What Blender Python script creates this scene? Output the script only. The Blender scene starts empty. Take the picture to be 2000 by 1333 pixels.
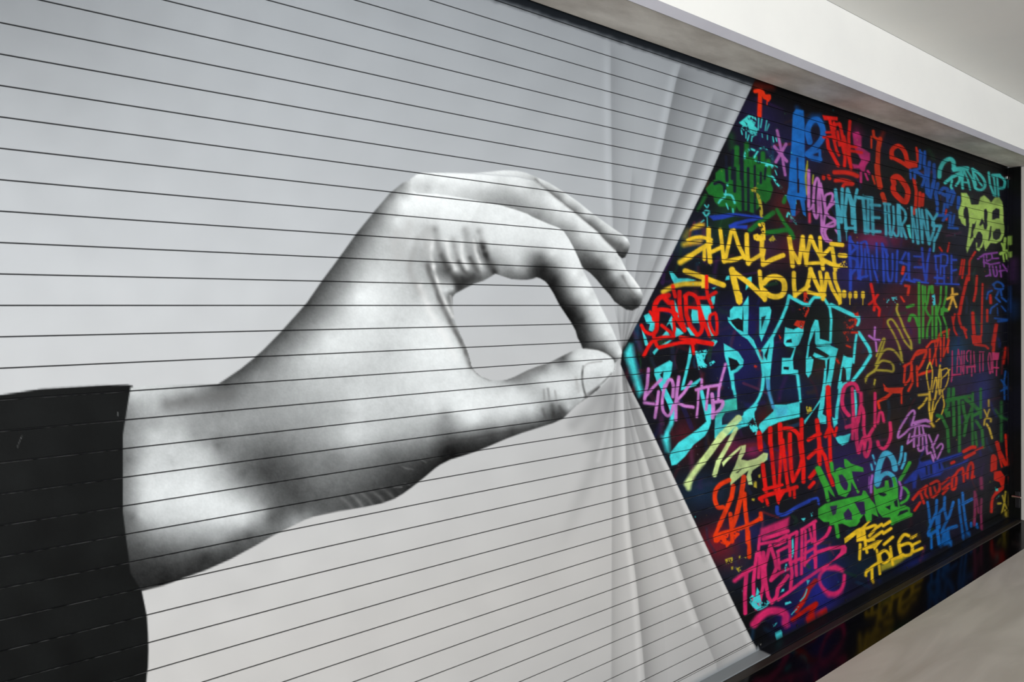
import bpy, bmesh, math
import numpy as np

# ------------------------------------------------------------------ camera, sky, lamps, exposure
P = 0.067                       # height of one shutter slat (m)
F_PX, CX, HY, VX = 1340.0, 1000.0, 597.0, 2745.0
PHI = math.atan((VX - CX) / F_PX)          # angle between the view and the shutter
CP, SP = math.cos(PHI), math.sin(PHI)
D = 27.2 * P                    # camera to shutter
EYE = 23.87 * P                 # camera above the granite
sc = bpy.context.scene
cam = bpy.data.cameras.new('camera')
cam.sensor_width = 36.0
cam.lens = F_PX * 36.0 / 2000.0
cam.shift_y = -(666.5 - HY) / 2000.0
cam_o = bpy.data.objects.new('camera', cam)
sc.collection.objects.link(cam_o)
cam_o.location = (0.0, -D, EYE)
cam_o.rotation_euler = (math.radians(90), 0.0, PHI - math.radians(90))
sc.camera = cam_o
vs = sc.view_settings
vs.view_transform = 'Standard'; vs.look = 'None'; vs.gamma = 1.0; vs.use_curve_mapping = False
vs.exposure = 0.0

world = bpy.data.worlds.new('daylight'); sc.world = world
world.use_nodes = True
wn, wl = world.node_tree.nodes, world.node_tree.links
wn.clear()
w_out = wn.new('ShaderNodeOutputWorld'); w_bg = wn.new('ShaderNodeBackground')
w_tc = wn.new('ShaderNodeTexCoord'); w_dot = wn.new('ShaderNodeVectorMath'); w_dot.operation = 'DOT_PRODUCT'
w_dot.inputs[1].default_value = (-0.80, -0.60, 0.0)
w_mr = wn.new('ShaderNodeMapRange')
w_mr.inputs['From Min'].default_value = -0.6; w_mr.inputs['From Max'].default_value = 1.0
w_mr.inputs['To Min'].default_value = 0.10; w_mr.inputs['To Max'].default_value = 1.45
wl.new(w_tc.outputs['Generated'], w_dot.inputs[0]); wl.new(w_dot.outputs['Value'], w_mr.inputs['Value'])
wl.new(w_mr.outputs['Result'], w_bg.inputs['Strength'])
w_bg.inputs['Color'].default_value = (0.93, 0.97, 1.0, 1)
wl.new(w_bg.outputs['Background'], w_out.inputs['Surface'])

def area_lamp(name, loc, aim, sx, sy, power, col):
    l = bpy.data.lights.new(name, 'AREA'); l.shape = 'RECTANGLE'; l.size = sx; l.size_y = sy
    l.energy = power; l.color = col
    o = bpy.data.objects.new(name, l); sc.collection.objects.link(o)
    o.location = loc
    d = np.array(aim, float) - np.array(loc, float)
    import mathutils
    o.rotation_euler = mathutils.Vector(d).to_track_quat('-Z', 'Y').to_euler()
    return o
area_lamp('daylight_opening', (-3.6, -7.4, 1.7), (2.2, 0.0, 1.6), 5.5, 2.6, 510.0, (0.965, 0.985, 1.0))

# ------------------------------------------------------------------ helpers
def lin(c):
    c = np.asarray(c, np.float32) / 255.0
    return np.where(c <= 0.04045, c / 12.92, ((c + 0.055) / 1.055) ** 2.4).astype(np.float32)

def px_to_X(px):
    u = (np.asarray(px, np.float64) - CX) / F_PX
    return D * (CP + u * SP) / (SP - u * CP)

def project(X, Y, Z):
    """point -> pixel of the traced sheet"""
    dx, dy, dz = X, Y + D, Z - EYE
    t = dx * CP + dy * SP
    return CX + F_PX * (dx * SP - dy * CP) / t, HY - F_PX * dz / t

def zi(idx):
    return EYE - np.asarray(idx, np.float64) * P

def link(name, me, mat=None, parent=None):
    o = bpy.data.objects.new(name, me); sc.collection.objects.link(o)
    if mat: me.materials.append(mat)
    if parent: o.parent = parent
    return o

def mesh_np(name, v, q, col=None):
    me = bpy.data.meshes.new(name)
    nv, nq = len(v), len(q)
    me.vertices.add(nv); me.vertices.foreach_set('co', np.ascontiguousarray(v, np.float32).ravel())
    me.loops.add(nq * 4); me.loops.foreach_set('vertex_index', np.ascontiguousarray(q, np.int32).ravel())
    me.polygons.add(nq); me.polygons.foreach_set('loop_start', np.arange(0, nq * 4, 4, dtype=np.int32))
    me.update(calc_edges=True)
    me.polygons.foreach_set('use_smooth', np.zeros(nq, bool))
    if col is not None:
        a = me.color_attributes.new('paint', 'FLOAT_COLOR', 'POINT')
        c4 = np.ones((nv, 4), np.float32); c4[:, :3] = col
        a.data.foreach_set('color', c4.ravel())
    return me

def box_bm(bm, x0, x1, y0, y1, z0, z1):
    vs_ = [bm.verts.new(p) for p in ((x0,y0,z0),(x1,y0,z0),(x1,y1,z0),(x0,y1,z0),(x0,y0,z1),(x1,y0,z1),(x1,y1,z1),(x0,y1,z1))]
    for f in ((0,3,2,1),(4,5,6,7),(0,1,5,4),(1,2,6,5),(2,3,7,6),(3,0,4,7)):
        bm.faces.new([vs_[i] for i in f])

def prism_bm(bm, prof, x0, x1):
    """profile of (y, z) points swept along X"""
    a = [bm.verts.new((x0, y, z)) for y, z in prof]; b = [bm.verts.new((x1, y, z)) for y, z in prof]
    n = len(prof)
    for i in range(n):
        j = (i + 1) % n
        bm.faces.new((a[i], a[j], b[j], b[i]))
    bm.faces.new(a[::-1]); bm.faces.new(b)

def done(name, bm, mat, parent=None, bevel=0.0):
    bmesh.ops.recalc_face_normals(bm, faces=bm.faces)
    if bevel:
        bmesh.ops.bevel(bm, geom=list(bm.edges), offset=bevel, segments=2, affect='EDGES', profile=0.5)
    me = bpy.data.meshes.new(name); bm.to_mesh(me); bm.free()
    return link(name, me, mat, parent)

def cyl_bm(bm, cx, cy, cz, r, d, seg=20, axis='Y'):
    import mathutils
    M = mathutils.Matrix.Translation((cx, cy, cz)) @ (mathutils.Matrix.Rotation(math.pi / 2, 4, 'X') if axis == 'Y' else mathutils.Matrix.Rotation(math.pi / 2, 4, 'Y') if axis == 'X' else mathutils.Matrix())
    bmesh.ops.create_cone(bm, cap_ends=True, segments=seg, radius1=r, radius2=r, depth=d, matrix=M)

# ------------------------------------------------------------------ materials
def mat(name, rgb, rough=0.6, spec=0.5, metal=0.0):
    m = bpy.data.materials.new(name); m.use_nodes = True
    b = m.node_tree.nodes['Principled BSDF']
    b.inputs['Base Color'].default_value = (*[float(x) for x in lin(rgb)], 1)
    b.inputs['Roughness'].default_value = rough
    b.inputs['Specular IOR Level'].default_value = spec
    b.inputs['Metallic'].default_value = metal
    return m, m.node_tree.nodes, m.node_tree.links, b

def mottled(name, c1, c2, scale, rough=0.7, spec=0.3, stretch=(1, 1, 1), detail=6, bump=0.0, c3=None):
    m, n, l, b = mat(name, c1, rough, spec)
    tc = n.new('ShaderNodeTexCoord'); mp = n.new('ShaderNodeMapping'); mp.inputs['Scale'].default_value = stretch
    nz = n.new('ShaderNodeTexNoise'); nz.inputs['Scale'].default_value = scale; nz.inputs['Detail'].default_value = detail
    nz.inputs['Roughness'].default_value = 0.62
    rp = n.new('ShaderNodeValToRGB')
    rp.color_ramp.elements[0].position = 0.34; rp.color_ramp.elements[1].position = 0.66
    rp.color_ramp.elements[0].color = (*[float(x) for x in lin(c1)], 1); rp.color_ramp.elements[1].color = (*[float(x) for x in lin(c2)], 1)
    if c3:
        e = rp.color_ramp.elements.new(0.5); e.color = (*[float(x) for x in lin(c3)], 1)
    l.new(tc.outputs['Object'], mp.inputs['Vector']); l.new(mp.outputs['Vector'], nz.inputs['Vector'])
    l.new(nz.outputs['Fac'], rp.inputs['Fac']); l.new(rp.outputs['Color'], b.inputs['Base Color'])
    if bump:
        bp = n.new('ShaderNodeBump'); bp.inputs['Strength'].default_value = bump; bp.inputs['Distance'].default_value = 0.004
        l.new(nz.outputs['Fac'], bp.inputs['Height']); l.new(bp.outputs['Normal'], b.inputs['Normal'])
    return m

M_paint, pn, pl, pb = mat('shutter_paint', (200, 200, 200), 0.5, 0.07)
pa = pn.new('ShaderNodeAttribute'); pa.attribute_name = 'paint'
pl.new(pa.outputs['Color'], pb.inputs['Base Color'])
ptc = pn.new('ShaderNodeTexCoord'); pnz = pn.new('ShaderNodeTexNoise'); pnz.inputs['Scale'].default_value = 6.0
pmr = pn.new('ShaderNodeMapRange'); pmr.inputs['To Min'].default_value = 0.40; pmr.inputs['To Max'].default_value = 0.54
pl.new(ptc.outputs['Object'], pnz.inputs['Vector']); pl.new(pnz.outputs['Fac'], pmr.inputs['Value']); pl.new(pmr.outputs['Result'], pb.inputs['Roughness'])

M_beam = mottled('white_plaster', (246, 245, 241), (240, 239, 236), 1.2, 0.8, 0.2)
M_chamfer = mottled('grey_primer', (196, 195, 203), (188, 187, 196), 3.0, 0.7, 0.25)
M_soffit = mottled('bare_concrete', (176, 169, 162), (222, 217, 210), 5.0, 0.85, 0.2, (0.5, 1.2, 1), 9, 0.25, (200, 194, 187))
M_ceiling = mottled('matt_ceiling_paint', (236, 235, 231), (230, 230, 227), 0.8, 0.9, 0.15)
M_jamb = mottled('jamb_plaster', (206, 200, 192), (196, 190, 184), 2.0, 0.8, 0.2)
M_gap = mat('shadow_gap_rubber', (40, 40, 42), 0.8, 0.2)[0]
M_steel = mat('brushed_steel', (190, 188, 184), 0.28, 0.5, 1.0)[0]
M_black = mat('black_metal', (20, 20, 24), 0.42, 0.4)[0]
M_strip = mottled('brown_threshold_metal', (34, 29, 24), (46, 40, 33), 8.0, 0.5, 0.4, (0.3, 3, 1))

# polished black granite
M_granite, gn, gl, gb = mat('polished_black_granite', (12, 12, 14), 0.13, 0.07)
gt = gn.new('ShaderNodeTexCoord'); gz = gn.new('ShaderNodeTexNoise'); gz.inputs['Scale'].default_value = 220.0; gz.inputs['Detail'].default_value = 4
gr = gn.new('ShaderNodeValToRGB'); gr.color_ramp.elements[0].color = (0.0015, 0.0015, 0.002, 1); gr.color_ramp.elements[1].color = (0.012, 0.011, 0.012, 1)
gr.color_ramp.elements[0].position = 0.45; gr.color_ramp.elements[1].position = 0.75
gl.new(gt.outputs['Object'], gz.inputs['Vector']); gl.new(gz.outputs['Fac'], gr.inputs['Fac']); gl.new(gr.outputs['Color'], gb.inputs['Base Color'])

# pale stone floor with soft veins
M_floor, fn, fl, fb = mat('pale_stone_floor', (172, 164, 152), 0.45, 0.35)
ft = fn.new('ShaderNodeTexCoord'); fm = fn.new('ShaderNodeMapping'); fm.inputs['Rotation'].default_value = (0, 0, 0.55); fm.inputs['Scale'].default_value = (0.55, 2.6, 1)
fz = fn.new('ShaderNodeTexNoise'); fz.inputs['Scale'].default_value = 2.2; fz.inputs['Detail'].default_value = 7; fz.inputs['Distortion'].default_value = 0.8
fr = fn.new('ShaderNodeValToRGB')
for e, p_, c_ in zip(fr.color_ramp.elements, (0.32, 0.70), ((188, 180, 168), (214, 207, 196))):
    e.position = p_; e.color = (*[float(x) for x in lin(c_)], 1)
e = fr.color_ramp.elements.new(0.52); e.color = (*[float(x) for x in lin((200, 193, 182))], 1)
fl.new(ft.outputs['Object'], fm.inputs['Vector']); fl.new(fm.outputs['Vector'], fz.inputs['Vector']); fl.new(fz.outputs['Fac'], fr.inputs['Fac']); fl.new(fr.outputs['Color'], fb.inputs['Base Color'])

# ------------------------------------------------------------------ the setting
X_END = float(px_to_X(1968))            # right end of the curtain
X_JAMB = X_END + 0.34 * P               # white reveal
X_L, X_R = -40 * P, X_JAMB + 60 * P
Y_FACE = -3.72 * P                      # face of the beam
Y_BACK = -0.16 * P
H_SOF, H_TOP = float(zi(-15.5)), float(zi(-20.35))

def struct(o):
    o['kind'] = 'structure'; return o

bm = bmesh.new(); CH = 0.42 * P
prism_bm(bm, [(Y_FACE + CH, H_SOF - 0.06 * P), (Y_FACE + CH + 0.03 * P, H_SOF - 0.06 * P), (Y_FACE + CH + 0.03 * P, H_SOF + 1.2 * P), (Y_FACE + 1.4 * P, H_SOF + 1.4 * P), (Y_FACE + 1.4 * P, H_TOP), (Y_FACE, H_TOP), (Y_FACE, H_SOF + CH * 0.62)], X_L, X_R)
beam = struct(done('trim_1', bm, M_beam))
beam['label'] = 'white plastered beam above the roller shutter'; beam['category'] = 'beam'
# the grey chamfer is its own strip let into the lower edge of the beam
bm = bmesh.new()
prism_bm(bm, [(Y_FACE - 0.008 * P, H_SOF + CH * 0.60), (Y_FACE + CH, H_SOF - 0.075 * P), (Y_FACE + CH + 0.025 * P, H_SOF - 0.075 * P), (Y_FACE + CH + 0.025 * P, H_SOF), (Y_FACE, H_SOF + CH * 0.62)], X_L, X_R)
ch = done('drip_edge', bm, M_chamfer, beam); ch['label'] = 'narrow grey drip edge along the bottom of the beam'
bm = bmesh.new(); box_bm(bm, X_L, X_JAMB, Y_FACE + CH + 0.17 * P, Y_BACK, H_SOF, H_SOF + 0.5 * P)
sof = struct(done('trim_2', bm, M_soffit)); sof['label'] = 'bare concrete soffit strip between beam and shutter'; sof['category'] = 'soffit'
bm = bmesh.new(); box_bm(bm, X_L, X_R, -62 * P, Y_FACE - 0.002, H_TOP, H_TOP + 2 * P)
ceil = struct(done('ceiling', bm, M_ceiling)); ceil['label'] = 'flat pale grey ceiling in front of the beam'; ceil['category'] = 'ceiling'
bm = bmesh.new(); box_bm(bm, X_JAMB, X_R, Y_FACE, 3 * P, 0, H_SOF - 0.08 * P)
jamb = struct(done('wall_right', bm, M_jamb)); jamb['label'] = 'pale plastered wall at the right end of the shutter'; jamb['category'] = 'wall'
bm = bmesh.new(); box_bm(bm, X_L, -18 * P, Y_FACE, 3 * P, 0, H_SOF - 0.08 * P)
wl_ = struct(done('wall_left', bm, M_jamb)); wl_['label'] = 'pale plastered wall at the left end of the shutter'; wl_['category'] = 'wall'
GR_Y = -4.42 * P
bm = bmesh.new(); box_bm(bm, X_L - 40 * P, X_R, -90 * P, GR_Y, -0.1, 0.0)
flo = struct(done('floor', bm, M_floor)); flo['label'] = 'pale veined stone floor in front of the black granite'; flo['category'] = 'floor'
bm = bmesh.new(); box_bm(bm, X_L, X_R, GR_Y, 3 * P, -0.1, 0.0)
gra = struct(done('trim_3', bm, M_granite)); gra['label'] = 'polished black granite threshold reflecting the graffiti'; gra['category'] = 'threshold'
bm = bmesh.new(); prism_bm(bm, [(-1.46 * P, 0.0), (-1.40 * P, 0.035 * P), (-0.92 * P, 0.035 * P), (-0.90 * P, 0.0)], -18 * P, X_JAMB)
st_ = struct(done('trim_4', bm, M_strip)); st_['label'] = 'dark brown threshold strip along the foot of the shutter'; st_['category'] = 'threshold'

# ------------------------------------------------------------------ the mural, traced on a flat sheet
OX, OY, W, H = -300, -400, 2300, 1900
yy, xx = np.mgrid[0:H, 0:W].astype(np.float32); xx += OX; yy += OY
rng = np.random.default_rng(7)

def blur1(a, k, axis):
    n = 2 * k + 1
    pad = [(0, 0)] * a.ndim; pad[axis] = (k + 1, k)
    c = np.cumsum(np.pad(a, pad, mode='edge'), axis=axis, dtype=np.float64)
    s1 = [slice(None)] * a.ndim; s2 = [slice(None)] * a.ndim
    s1[axis] = slice(n, None); s2[axis] = slice(None, -n)
    return ((c[tuple(s1)] - c[tuple(s2)]) / n).astype(np.float32)
def blur(a, k, it=2):
    for _ in range(it): a = blur1(blur1(a, k, 0), k, 1)
    return a
def noise(k, it=2):
    a = blur(rng.standard_normal((H, W)).astype(np.float32), k, it)
    return a / a.std()
N2, N6, N30 = (np.clip(v_, -2.4, 2.4) for v_ in (noise(1, 1), noise(4), noise(22)))
FLAKE = N2 * 0.6 + N6 * 0.8

def catmull(p, n=7):
    p = np.asarray(p, float)
    if len(p) < 3: return p
    q = np.vstack([2 * p[0] - p[1], p, 2 * p[-1] - p[-2]]); out = []
    for i in range(1, len(q) - 2):
        for t in np.arange(n) / n:
            out.append(0.5 * ((2 * q[i]) + (-q[i-1] + q[i+1]) * t + (2*q[i-1] - 5*q[i] + 4*q[i+1] - q[i+2]) * t*t + (-q[i-1] + 3*q[i] - 3*q[i+1] + q[i+2]) * t**3))
    return np.vstack([out, p[-1]])

def window(p, m):
    x0 = int(max(0, math.floor(p[:, 0].min() - m - OX))); x1 = int(min(W, math.ceil(p[:, 0].max() + m - OX) + 1))
    y0 = int(max(0, math.floor(p[:, 1].min() - m - OY))); y1 = int(min(H, math.ceil(p[:, 1].max() + m - OY) + 1))
    return (slice(y0, y1), slice(x0, x1)) if x1 > x0 and y1 > y0 else None

def seg_dist(p, w):
    X, Y = xx[w], yy[w]; d = np.full(X.shape, 1e9, np.float32)
    for a, b in zip(p[:-1], p[1:]):
        ab = b - a; L = float(ab @ ab) + 1e-9
        t = np.clip(((X - a[0]) * ab[0] + (Y - a[1]) * ab[1]) / L, 0, 1)
        d = np.minimum(d, np.hypot(X - a[0] - t * ab[0], Y - a[1] - t * ab[1]))
    return d

def poly_sd(p, w):
    """signed distance, negative inside"""
    X, Y = xx[w], yy[w]; ins = np.zeros(X.shape, bool)
    q = np.roll(p, -1, 0)
    for a, b in zip(p, q):
        if a[1] == b[1]: continue
        c = (a[1] > Y) != (b[1] > Y)
        ins ^= c & (X < (b[0] - a[0]) * (Y - a[1]) / (b[1] - a[1]) + a[0])
    d = seg_dist(np.vstack([p, p[:1]]), w)
    return np.where(ins, -d, d)

def cover(sd, soft): return np.clip(0.5 - sd / (2.0 * soft), 0, 1)

def stroke_a(p, width, soft):
    w = window(p, width / 2 + soft + 2)
    return (w, cover(seg_dist(p, w) - width / 2, soft)) if w else (None, None)
def fill_a(p, soft):
    w = window(p, soft + 2)
    return (w, cover(poly_sd(p, w), soft)) if w else (None, None)

SEAM = np.array([(1506,95),(1473.5,159),(1457,193.5),(1433,243),(1408,294),(1383.5,350),(1357,404),(1311,499),(1279.6,562),(1245.6,630),(1226,667),(1214.5,692),
                 (1212,712),(1223,738),(1237,769),(1253,800),(1290,879),(1311.6,924),(1340,984),(1376,1060),(1443,1200),(1473,1260),(1520,1350)], float)

# ---- grey airbrushed drape
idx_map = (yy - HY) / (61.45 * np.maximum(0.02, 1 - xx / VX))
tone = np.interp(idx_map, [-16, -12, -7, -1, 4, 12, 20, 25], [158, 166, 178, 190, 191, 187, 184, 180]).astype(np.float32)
tone += np.clip((xx - 500) / 900, 0, 1) * -5 + N30 * 1.2 - 30 * np.exp(-(np.hypot(xx + 20, (yy + 60) * 1.15) / 380) ** 2)  # upper left: sprayed grey gradient with lens vignetting painted into it
def soft_line(pts, width, dv, fade=None, side=0):
    """soft airbrush line; side -1/+1 lets the tone fall away on one side only"""
    p = catmull(np.array(pts, float)); w = window(p, width * 2.2)
    if w is None: return
    d = seg_dist(p, w); a = np.exp(-(d / (width * 0.6)) ** 2)
    if side:
        xl = np.interp(yy[w][:, :1], *(lambda o: (p[o, 1], p[o, 0]))(np.argsort(p[:, 1])))
        s = (xx[w] - xl) * side
        a = np.where(s >= 0, np.exp(-(s / width) ** 1.3), np.clip(1 + s / 2.0, 0, 1)) * (d < width * 2.2)
    if fade:
        a = a * np.interp(yy[w], fade[0], fade[1])
    tone[w] += dv * a
R_ = +1
soft_line([(1193,60),(1195,250),(1198,450),(1206,600),(1214,690)], 20, -24, ([60,110,400,600,690],[0,.7,1,.8,.5]), 1)
soft_line([(1184,60),(1186,300),(1190,450)], 12, 12, ([60,140,400,450],[0,1,1,.4]))
soft_line([(1336,110),(1320,165),(1296,280),(1275,380),(1257,460),(1238,560),(1216,690)], 34, -34, ([105,150,300,690],[0,1,1,.7]), 1)
soft_line([(1326,115),(1310,165),(1287,280),(1266,380),(1249,460)], 12, 16, ([105,150,460],[0,1,.7]))
soft_line([(1398,170),(1378,240),(1348,330),(1318,410),(1285,500),(1255,580),(1217,690)], 22, -30, ([170,230,420,690],[0,1,1,.6]), 1)
soft_line([(1390,170),(1368,245),(1340,325),(1308,410),(1276,500)], 11, 15, ([170,230,500],[0,1,.8]))
soft_line([(1236,330),(1231,400),(1226,470),(1220,560),(1215,690)], 12, -20, ([320,370,690],[0,1,.6]), 1)
soft_line([(1452,180),(1425,240),(1396,300),(1350,400),(1300,505),(1265,575),(1222,662)], 13, 24, ([170,230,660],[.3,1,.9]))
soft_line([(1440,160),(1412,225),(1380,295),(1332,395),(1284,500),(1250,575)], 14, -10, None)
soft_line([(1216,720),(1222,850),(1226,960),(1234,1060),(1246,1160),(1261,1330)], 20, -34, ([715,780,1330],[.5,1,1]), 1)
soft_line([(1213,720),(1217,850),(1219,960),(1226,1060),(1238,1160),(1250,1330)], 10, 16, None)
soft_line([(1220,735),(1240,830),(1272,930),(1302,1032),(1332,1119),(1368,1221),(1400,1300)], 22, -36, ([730,800,1200,1300],[.5,1,1,.5]), 1)
soft_line([(1228,760),(1264,930),(1294,1032),(1322,1119),(1357,1221)], 11, 16, None)
soft_line([(1216,740),(1232,840),(1253,940),(1270,1040),(1288,1100)], 16, -18, ([740,900,1100],[.4,1,0]), 1)
soft_line([(1205,735),(1200,800),(1197,900),(1195,1333),(1195,1500)], 15, -24, ([735,800,1500],[.5,1,.8]), 1)
soft_line([(1198,740),(1188,800),(1172,860),(1155,920),(1120,1010),(1090,1090)], 24, -20, ([740,790,960,1090],[.5,1,.8,0]))
soft_line([(1200,740),(1190,830),(1180,900),(1170,990)], 12, -18, ([740,800,990],[.6,1,0]))
soft_line([(1204,740),(1182,845),(1168,900)], 8, 14, None)
soft_line([(1227,752),(1260,824),(1298,906),(1348,1010),(1384,1085),(1440,1205),(1466,1262)], 9, 22, None)
soft_line([(1218,742),(1250,820),(1288,905),(1338,1010),(1376,1095)], 10, -12, None)
soft_line([(1170,770),(1150,800),(1120,830)], 22, -22, None)
soft_line([(1190,760),(1175,800),(1150,850)], 26, -16, None)
for dx in (-10, 2, 12, 22):
    soft_line([(1216,688),(1217 + dx * .8,640),(1218 + dx * 1.7,600)], 5, -26, ([600,640,690],[.4,1,1]), 1)

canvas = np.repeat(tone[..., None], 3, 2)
warm = np.interp(idx_map, [-14, -2, 3, 14], [-1, -0.3, 0.1, 1]).astype(np.float32)
canvas[..., 0] *= 0.992 + 0.020 * warm; canvas[..., 2] *= 1.012 - 0.022 * warm
# unpainted charcoal slat above the drape, sprayed edge
edge = np.clip((-15.02 - idx_map) / 0.42 + 0.5 + N6 * 0.05, 0, 1)[..., None]
canvas = canvas * (1 - edge) + np.array((27, 31, 36), np.float32) * edge
ident = np.zeros((H, W), np.int16)            # 0 drape
NAMES = [('painted_drape', 'pale grey airbrushed cloth with folds gathering at the fingertips')]

def rbf(pts, w):
    P_ = np.array(pts, float); xy, g = P_[:, :2], P_[:, 2]
    K = np.hypot(xy[:, None, 0] - xy[None, :, 0], xy[:, None, 1] - xy[None, :, 1]) + np.eye(len(P_)) * 1.5
    A = np.block([[K, np.ones((len(P_), 1))], [np.ones((1, len(P_))), np.zeros((1, 1))]])
    c = np.linalg.solve(A, np.append(g, 0)).astype(np.float32)
    X, Y = xx[w], yy[w]; out = np.full(X.shape, c[-1], np.float32)
    for (px, py), k in zip(xy.astype(np.float32), c[:-1]): out += k * np.hypot(X - px, Y - py)
    return np.clip(out, 8, 255)

# ---- the jacket sleeve
SLEEVE = np.array([(-320,835),(-150,797),(0,772),(80,760),(200,753),(250,752),(259,754),(261,765),(256,785),(249,815),(246,850),(244,880),(244,920),(245,960),(247,1000),(250,1035),(256,1065),(265,1100),(273,1135),(277,1155),(283,1185),(287,1205),(289,1235),(290,1270),(289,1305),(287,1318),(275,1333),(262,1345),(230,1352),(150,1366),(-320,1460),(-320,1100)], float)
SLEEVE[-2:] = [(-320, 1600), (-320, 1100)]
SLEEVE = np.vstack([SLEEVE[:26], [(286,1330),(280,1420),(270,1520),(-320,1520)]])
w, a = fill_a(SLEEVE, 1.2)
v = (15 + N30[w] * 2.0 + N2[w] * 0.8)[..., None] * np.array((0.92, 1.0, 1.0), np.float32)
canvas[w] = canvas[w] * (1 - a[..., None]) + v * a[..., None]
NAMES.append(('painted_sleeve', 'flat black jacket sleeve ending in a curved cuff'))
ident[w] = np.where(a > 0.5, len(NAMES) - 1, ident[w])
for sx0, sy0, sx1, sy1 in ((43,851,37,866),(230,806,230,812),(36,869,34,874)):
    ww, aa = stroke_a(np.array([(sx0, sy0), (sx1, sy1)], float), 1.0, 0.8)
    canvas[ww] = canvas[ww] * (1 - aa[..., None] * .6) + 150 * aa[..., None] * .6

NAMES.append(('painted_hand', 'grey airbrushed hand and wrist pinching thumb against forefinger')); HID = len(NAMES) - 1
def pts(t): return [tuple(float(v) for v in q.split(',')) for q in t.split()]
PINKY = np.array(pts('925,338.5 955,336 985,333 1010,334 1029,338 1047,346 1070,356 1088,367 1107,379 1130,395 1152,413 1175,430 1197,446 1214,457 1226,467 1231,479 1227,491 1221,503 1215,505 1208,499 1202,488 1182,469 1167,452 1145,434 1119,412 1100,397 1071,374 1046,353 1010,345'))
MIDDLE = np.array(pts('802,350 814,341 826,338 880,338 925,339.5 955,342 985,344 1010,346 1046,354 1071,374 1100,398 1119,412 1145,434 1167,452 1182,469 1202,488 1208,499 1214,508 1223,527 1238,545 1250,562 1256,578 1253,592 1247,601 1235,607 1223,605 1211,597 1200,589 1190,575 1178,562 1164,545 1152,533 1143,527 1137,521 1130,506 1119,482 1112,469 1101,452 1091,445 1040,440 800,420'))
INDEX = np.array(pts('940,394 976,401 1007,410 1030,418 1040,424 1070,437 1091,445 1101,452 1112,469 1119,482 1130,505 1139,529 1152,553 1164,577 1173,598 1185,622 1196,643 1206,667 1214,685 1216,697 1208,703 1198,712 1160,700 1138,682 1134,671 1128,660 1124,646 1116,631 1104,613 1092,595 1082,575 1071,557 1065,550 1055,544 1048,542 1040,545 1029,547 1017,547 1000,545.5 989,542 980,539 968,535 940,500 920,430'))
MAIN = np.array(pts('255,757 262,756 300,753 360,752 425,751 445,738 470,721 497,699 515,683 550,647 599,592 630,547 665,500 697,455 732,412 762,377 787,357 802,352 806,372 814,378 850,379 880,383 910,388 940,394 976,401 1010,412 1010,470 1000,545.5 989,542 980,539 968,535 958,541 944,549 925,555 904,566 889,574 884,581 884,597 887,624 893,638 901,657 910,677 917,699 922,718 930,728 940,736 956,742 972,744 990,742 1004,737 1030,724 1050,716 1070,710 1090,700 1116,687 1130,682 1146,681 1168,684 1184,690 1198,700 1201,706 1202,714 1200,724 1194,734 1184,746 1170,760 1156,772 1144,780 1126,792 1114,804 1100,818 1080,827 1052,836 1020,846 990,857 960,870 936,880 910,889 880,898 860,908 850,915 830,932 805,952 787,965 770,975 745,984 712,991 662,999 612,1010 595,1016 575,1026 535,1046 500,1066 450,1093 400,1115 355,1131 320,1144 277,1155 255,1120 240,1000 240,850'))
S_PINKY = pts('925,342,235 960,340,240 995,337,242 1029,344,218 1055,352,232 1085,367,232 1060,362,200 1092,385,140 1077,376,135 1107,388,222 1130,400,222 1122,411,130 1145,418,225 1152,437,105 1175,437,215 1167,450,98 1190,452,208 1187,467,108 1205,467,172 1214,461,225 1223,470,238 1214,478,118 1205,487,88 1220,482,135 1215,500,45 1226,490,85 1201,480,95 1046,350,185')
S_MID = pts('806,352,225 820,344,252 865,352,252 910,355,250 835,365,205 865,365,222 814,366,212 806,380,235 850,374,232 910,376,214 880,379,225 955,378,188 985,387,165 1015,402,158 955,362,235 1000,355,240 985,347,235 1015,370,228 1010,355,236 1025,367,228 1046,358,205 1010,380,190 1040,392,205 1070,385,240 1058,372,215 1025,408,160 1055,421,148 1085,431,188 1107,427,225 1085,400,250 1100,404,245 1115,420,244 1100,442,165 1122,445,190 1130,437,240 1152,445,247 1115,460,160 1137,460,225 1167,465,244 1122,475,148 1145,475,195 1182,480,238 1145,497,110 1167,497,180 1190,497,225 1133,496,105 1145,520,58 1167,512,88 1190,512,212 1205,505,220 1160,535,48 1182,527,70 1202,535,198 1217,540,180 1175,554,43 1197,557,58 1212,554,148 1222,535,238 1235,551,248 1248,569,238 1227,568,138 1238,577,108 1205,580,68 1223,583,88 1242,588,58 1227,600,42 1212,593,48 1251,588,100 1145,527,52 1190,572,42 1168,547,42')
S_INDEX = pts('950,400,246 980,408,246 1010,420,245 1040,430,244 1070,443,244 1010,445,240 1070,458,240 1085,458,246 1100,462,244 1070,475,235 1040,475,225 1040,497,160 1055,502,108 1050,488,190 1077,497,220 1095,480,246 1115,497,250 1125,510,246 1055,512,85 1062,523,38 1044,527,58 1025,527,150 1010,523,185 995,532,122 1017,542,112 1040,541,60 1010,505,215 1085,527,110 1100,527,190 1122,535,252 1137,535,225 1070,547,28 1085,547,38 1107,547,165 1122,550,215 1142,550,247 1092,574,33 1109,574,108 1122,574,180 1145,574,247 1157,574,222 1107,602,23 1122,602,48 1134,602,118 1152,602,215 1167,602,238 1122,625,23 1137,625,53 1148,625,138 1167,625,226 1182,632,232 1130,647,38 1145,647,68 1160,647,148 1182,652,226 1194,655,228 1142,667,43 1167,670,118 1190,677,185 1205,677,228 1152,676,72 1180,684,88 1196,690,150 1208,690,230 1204,699,150 985,490,215 960,445,238 950,470,232 977,527,150 1000,533,128 962,522,112')
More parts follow.
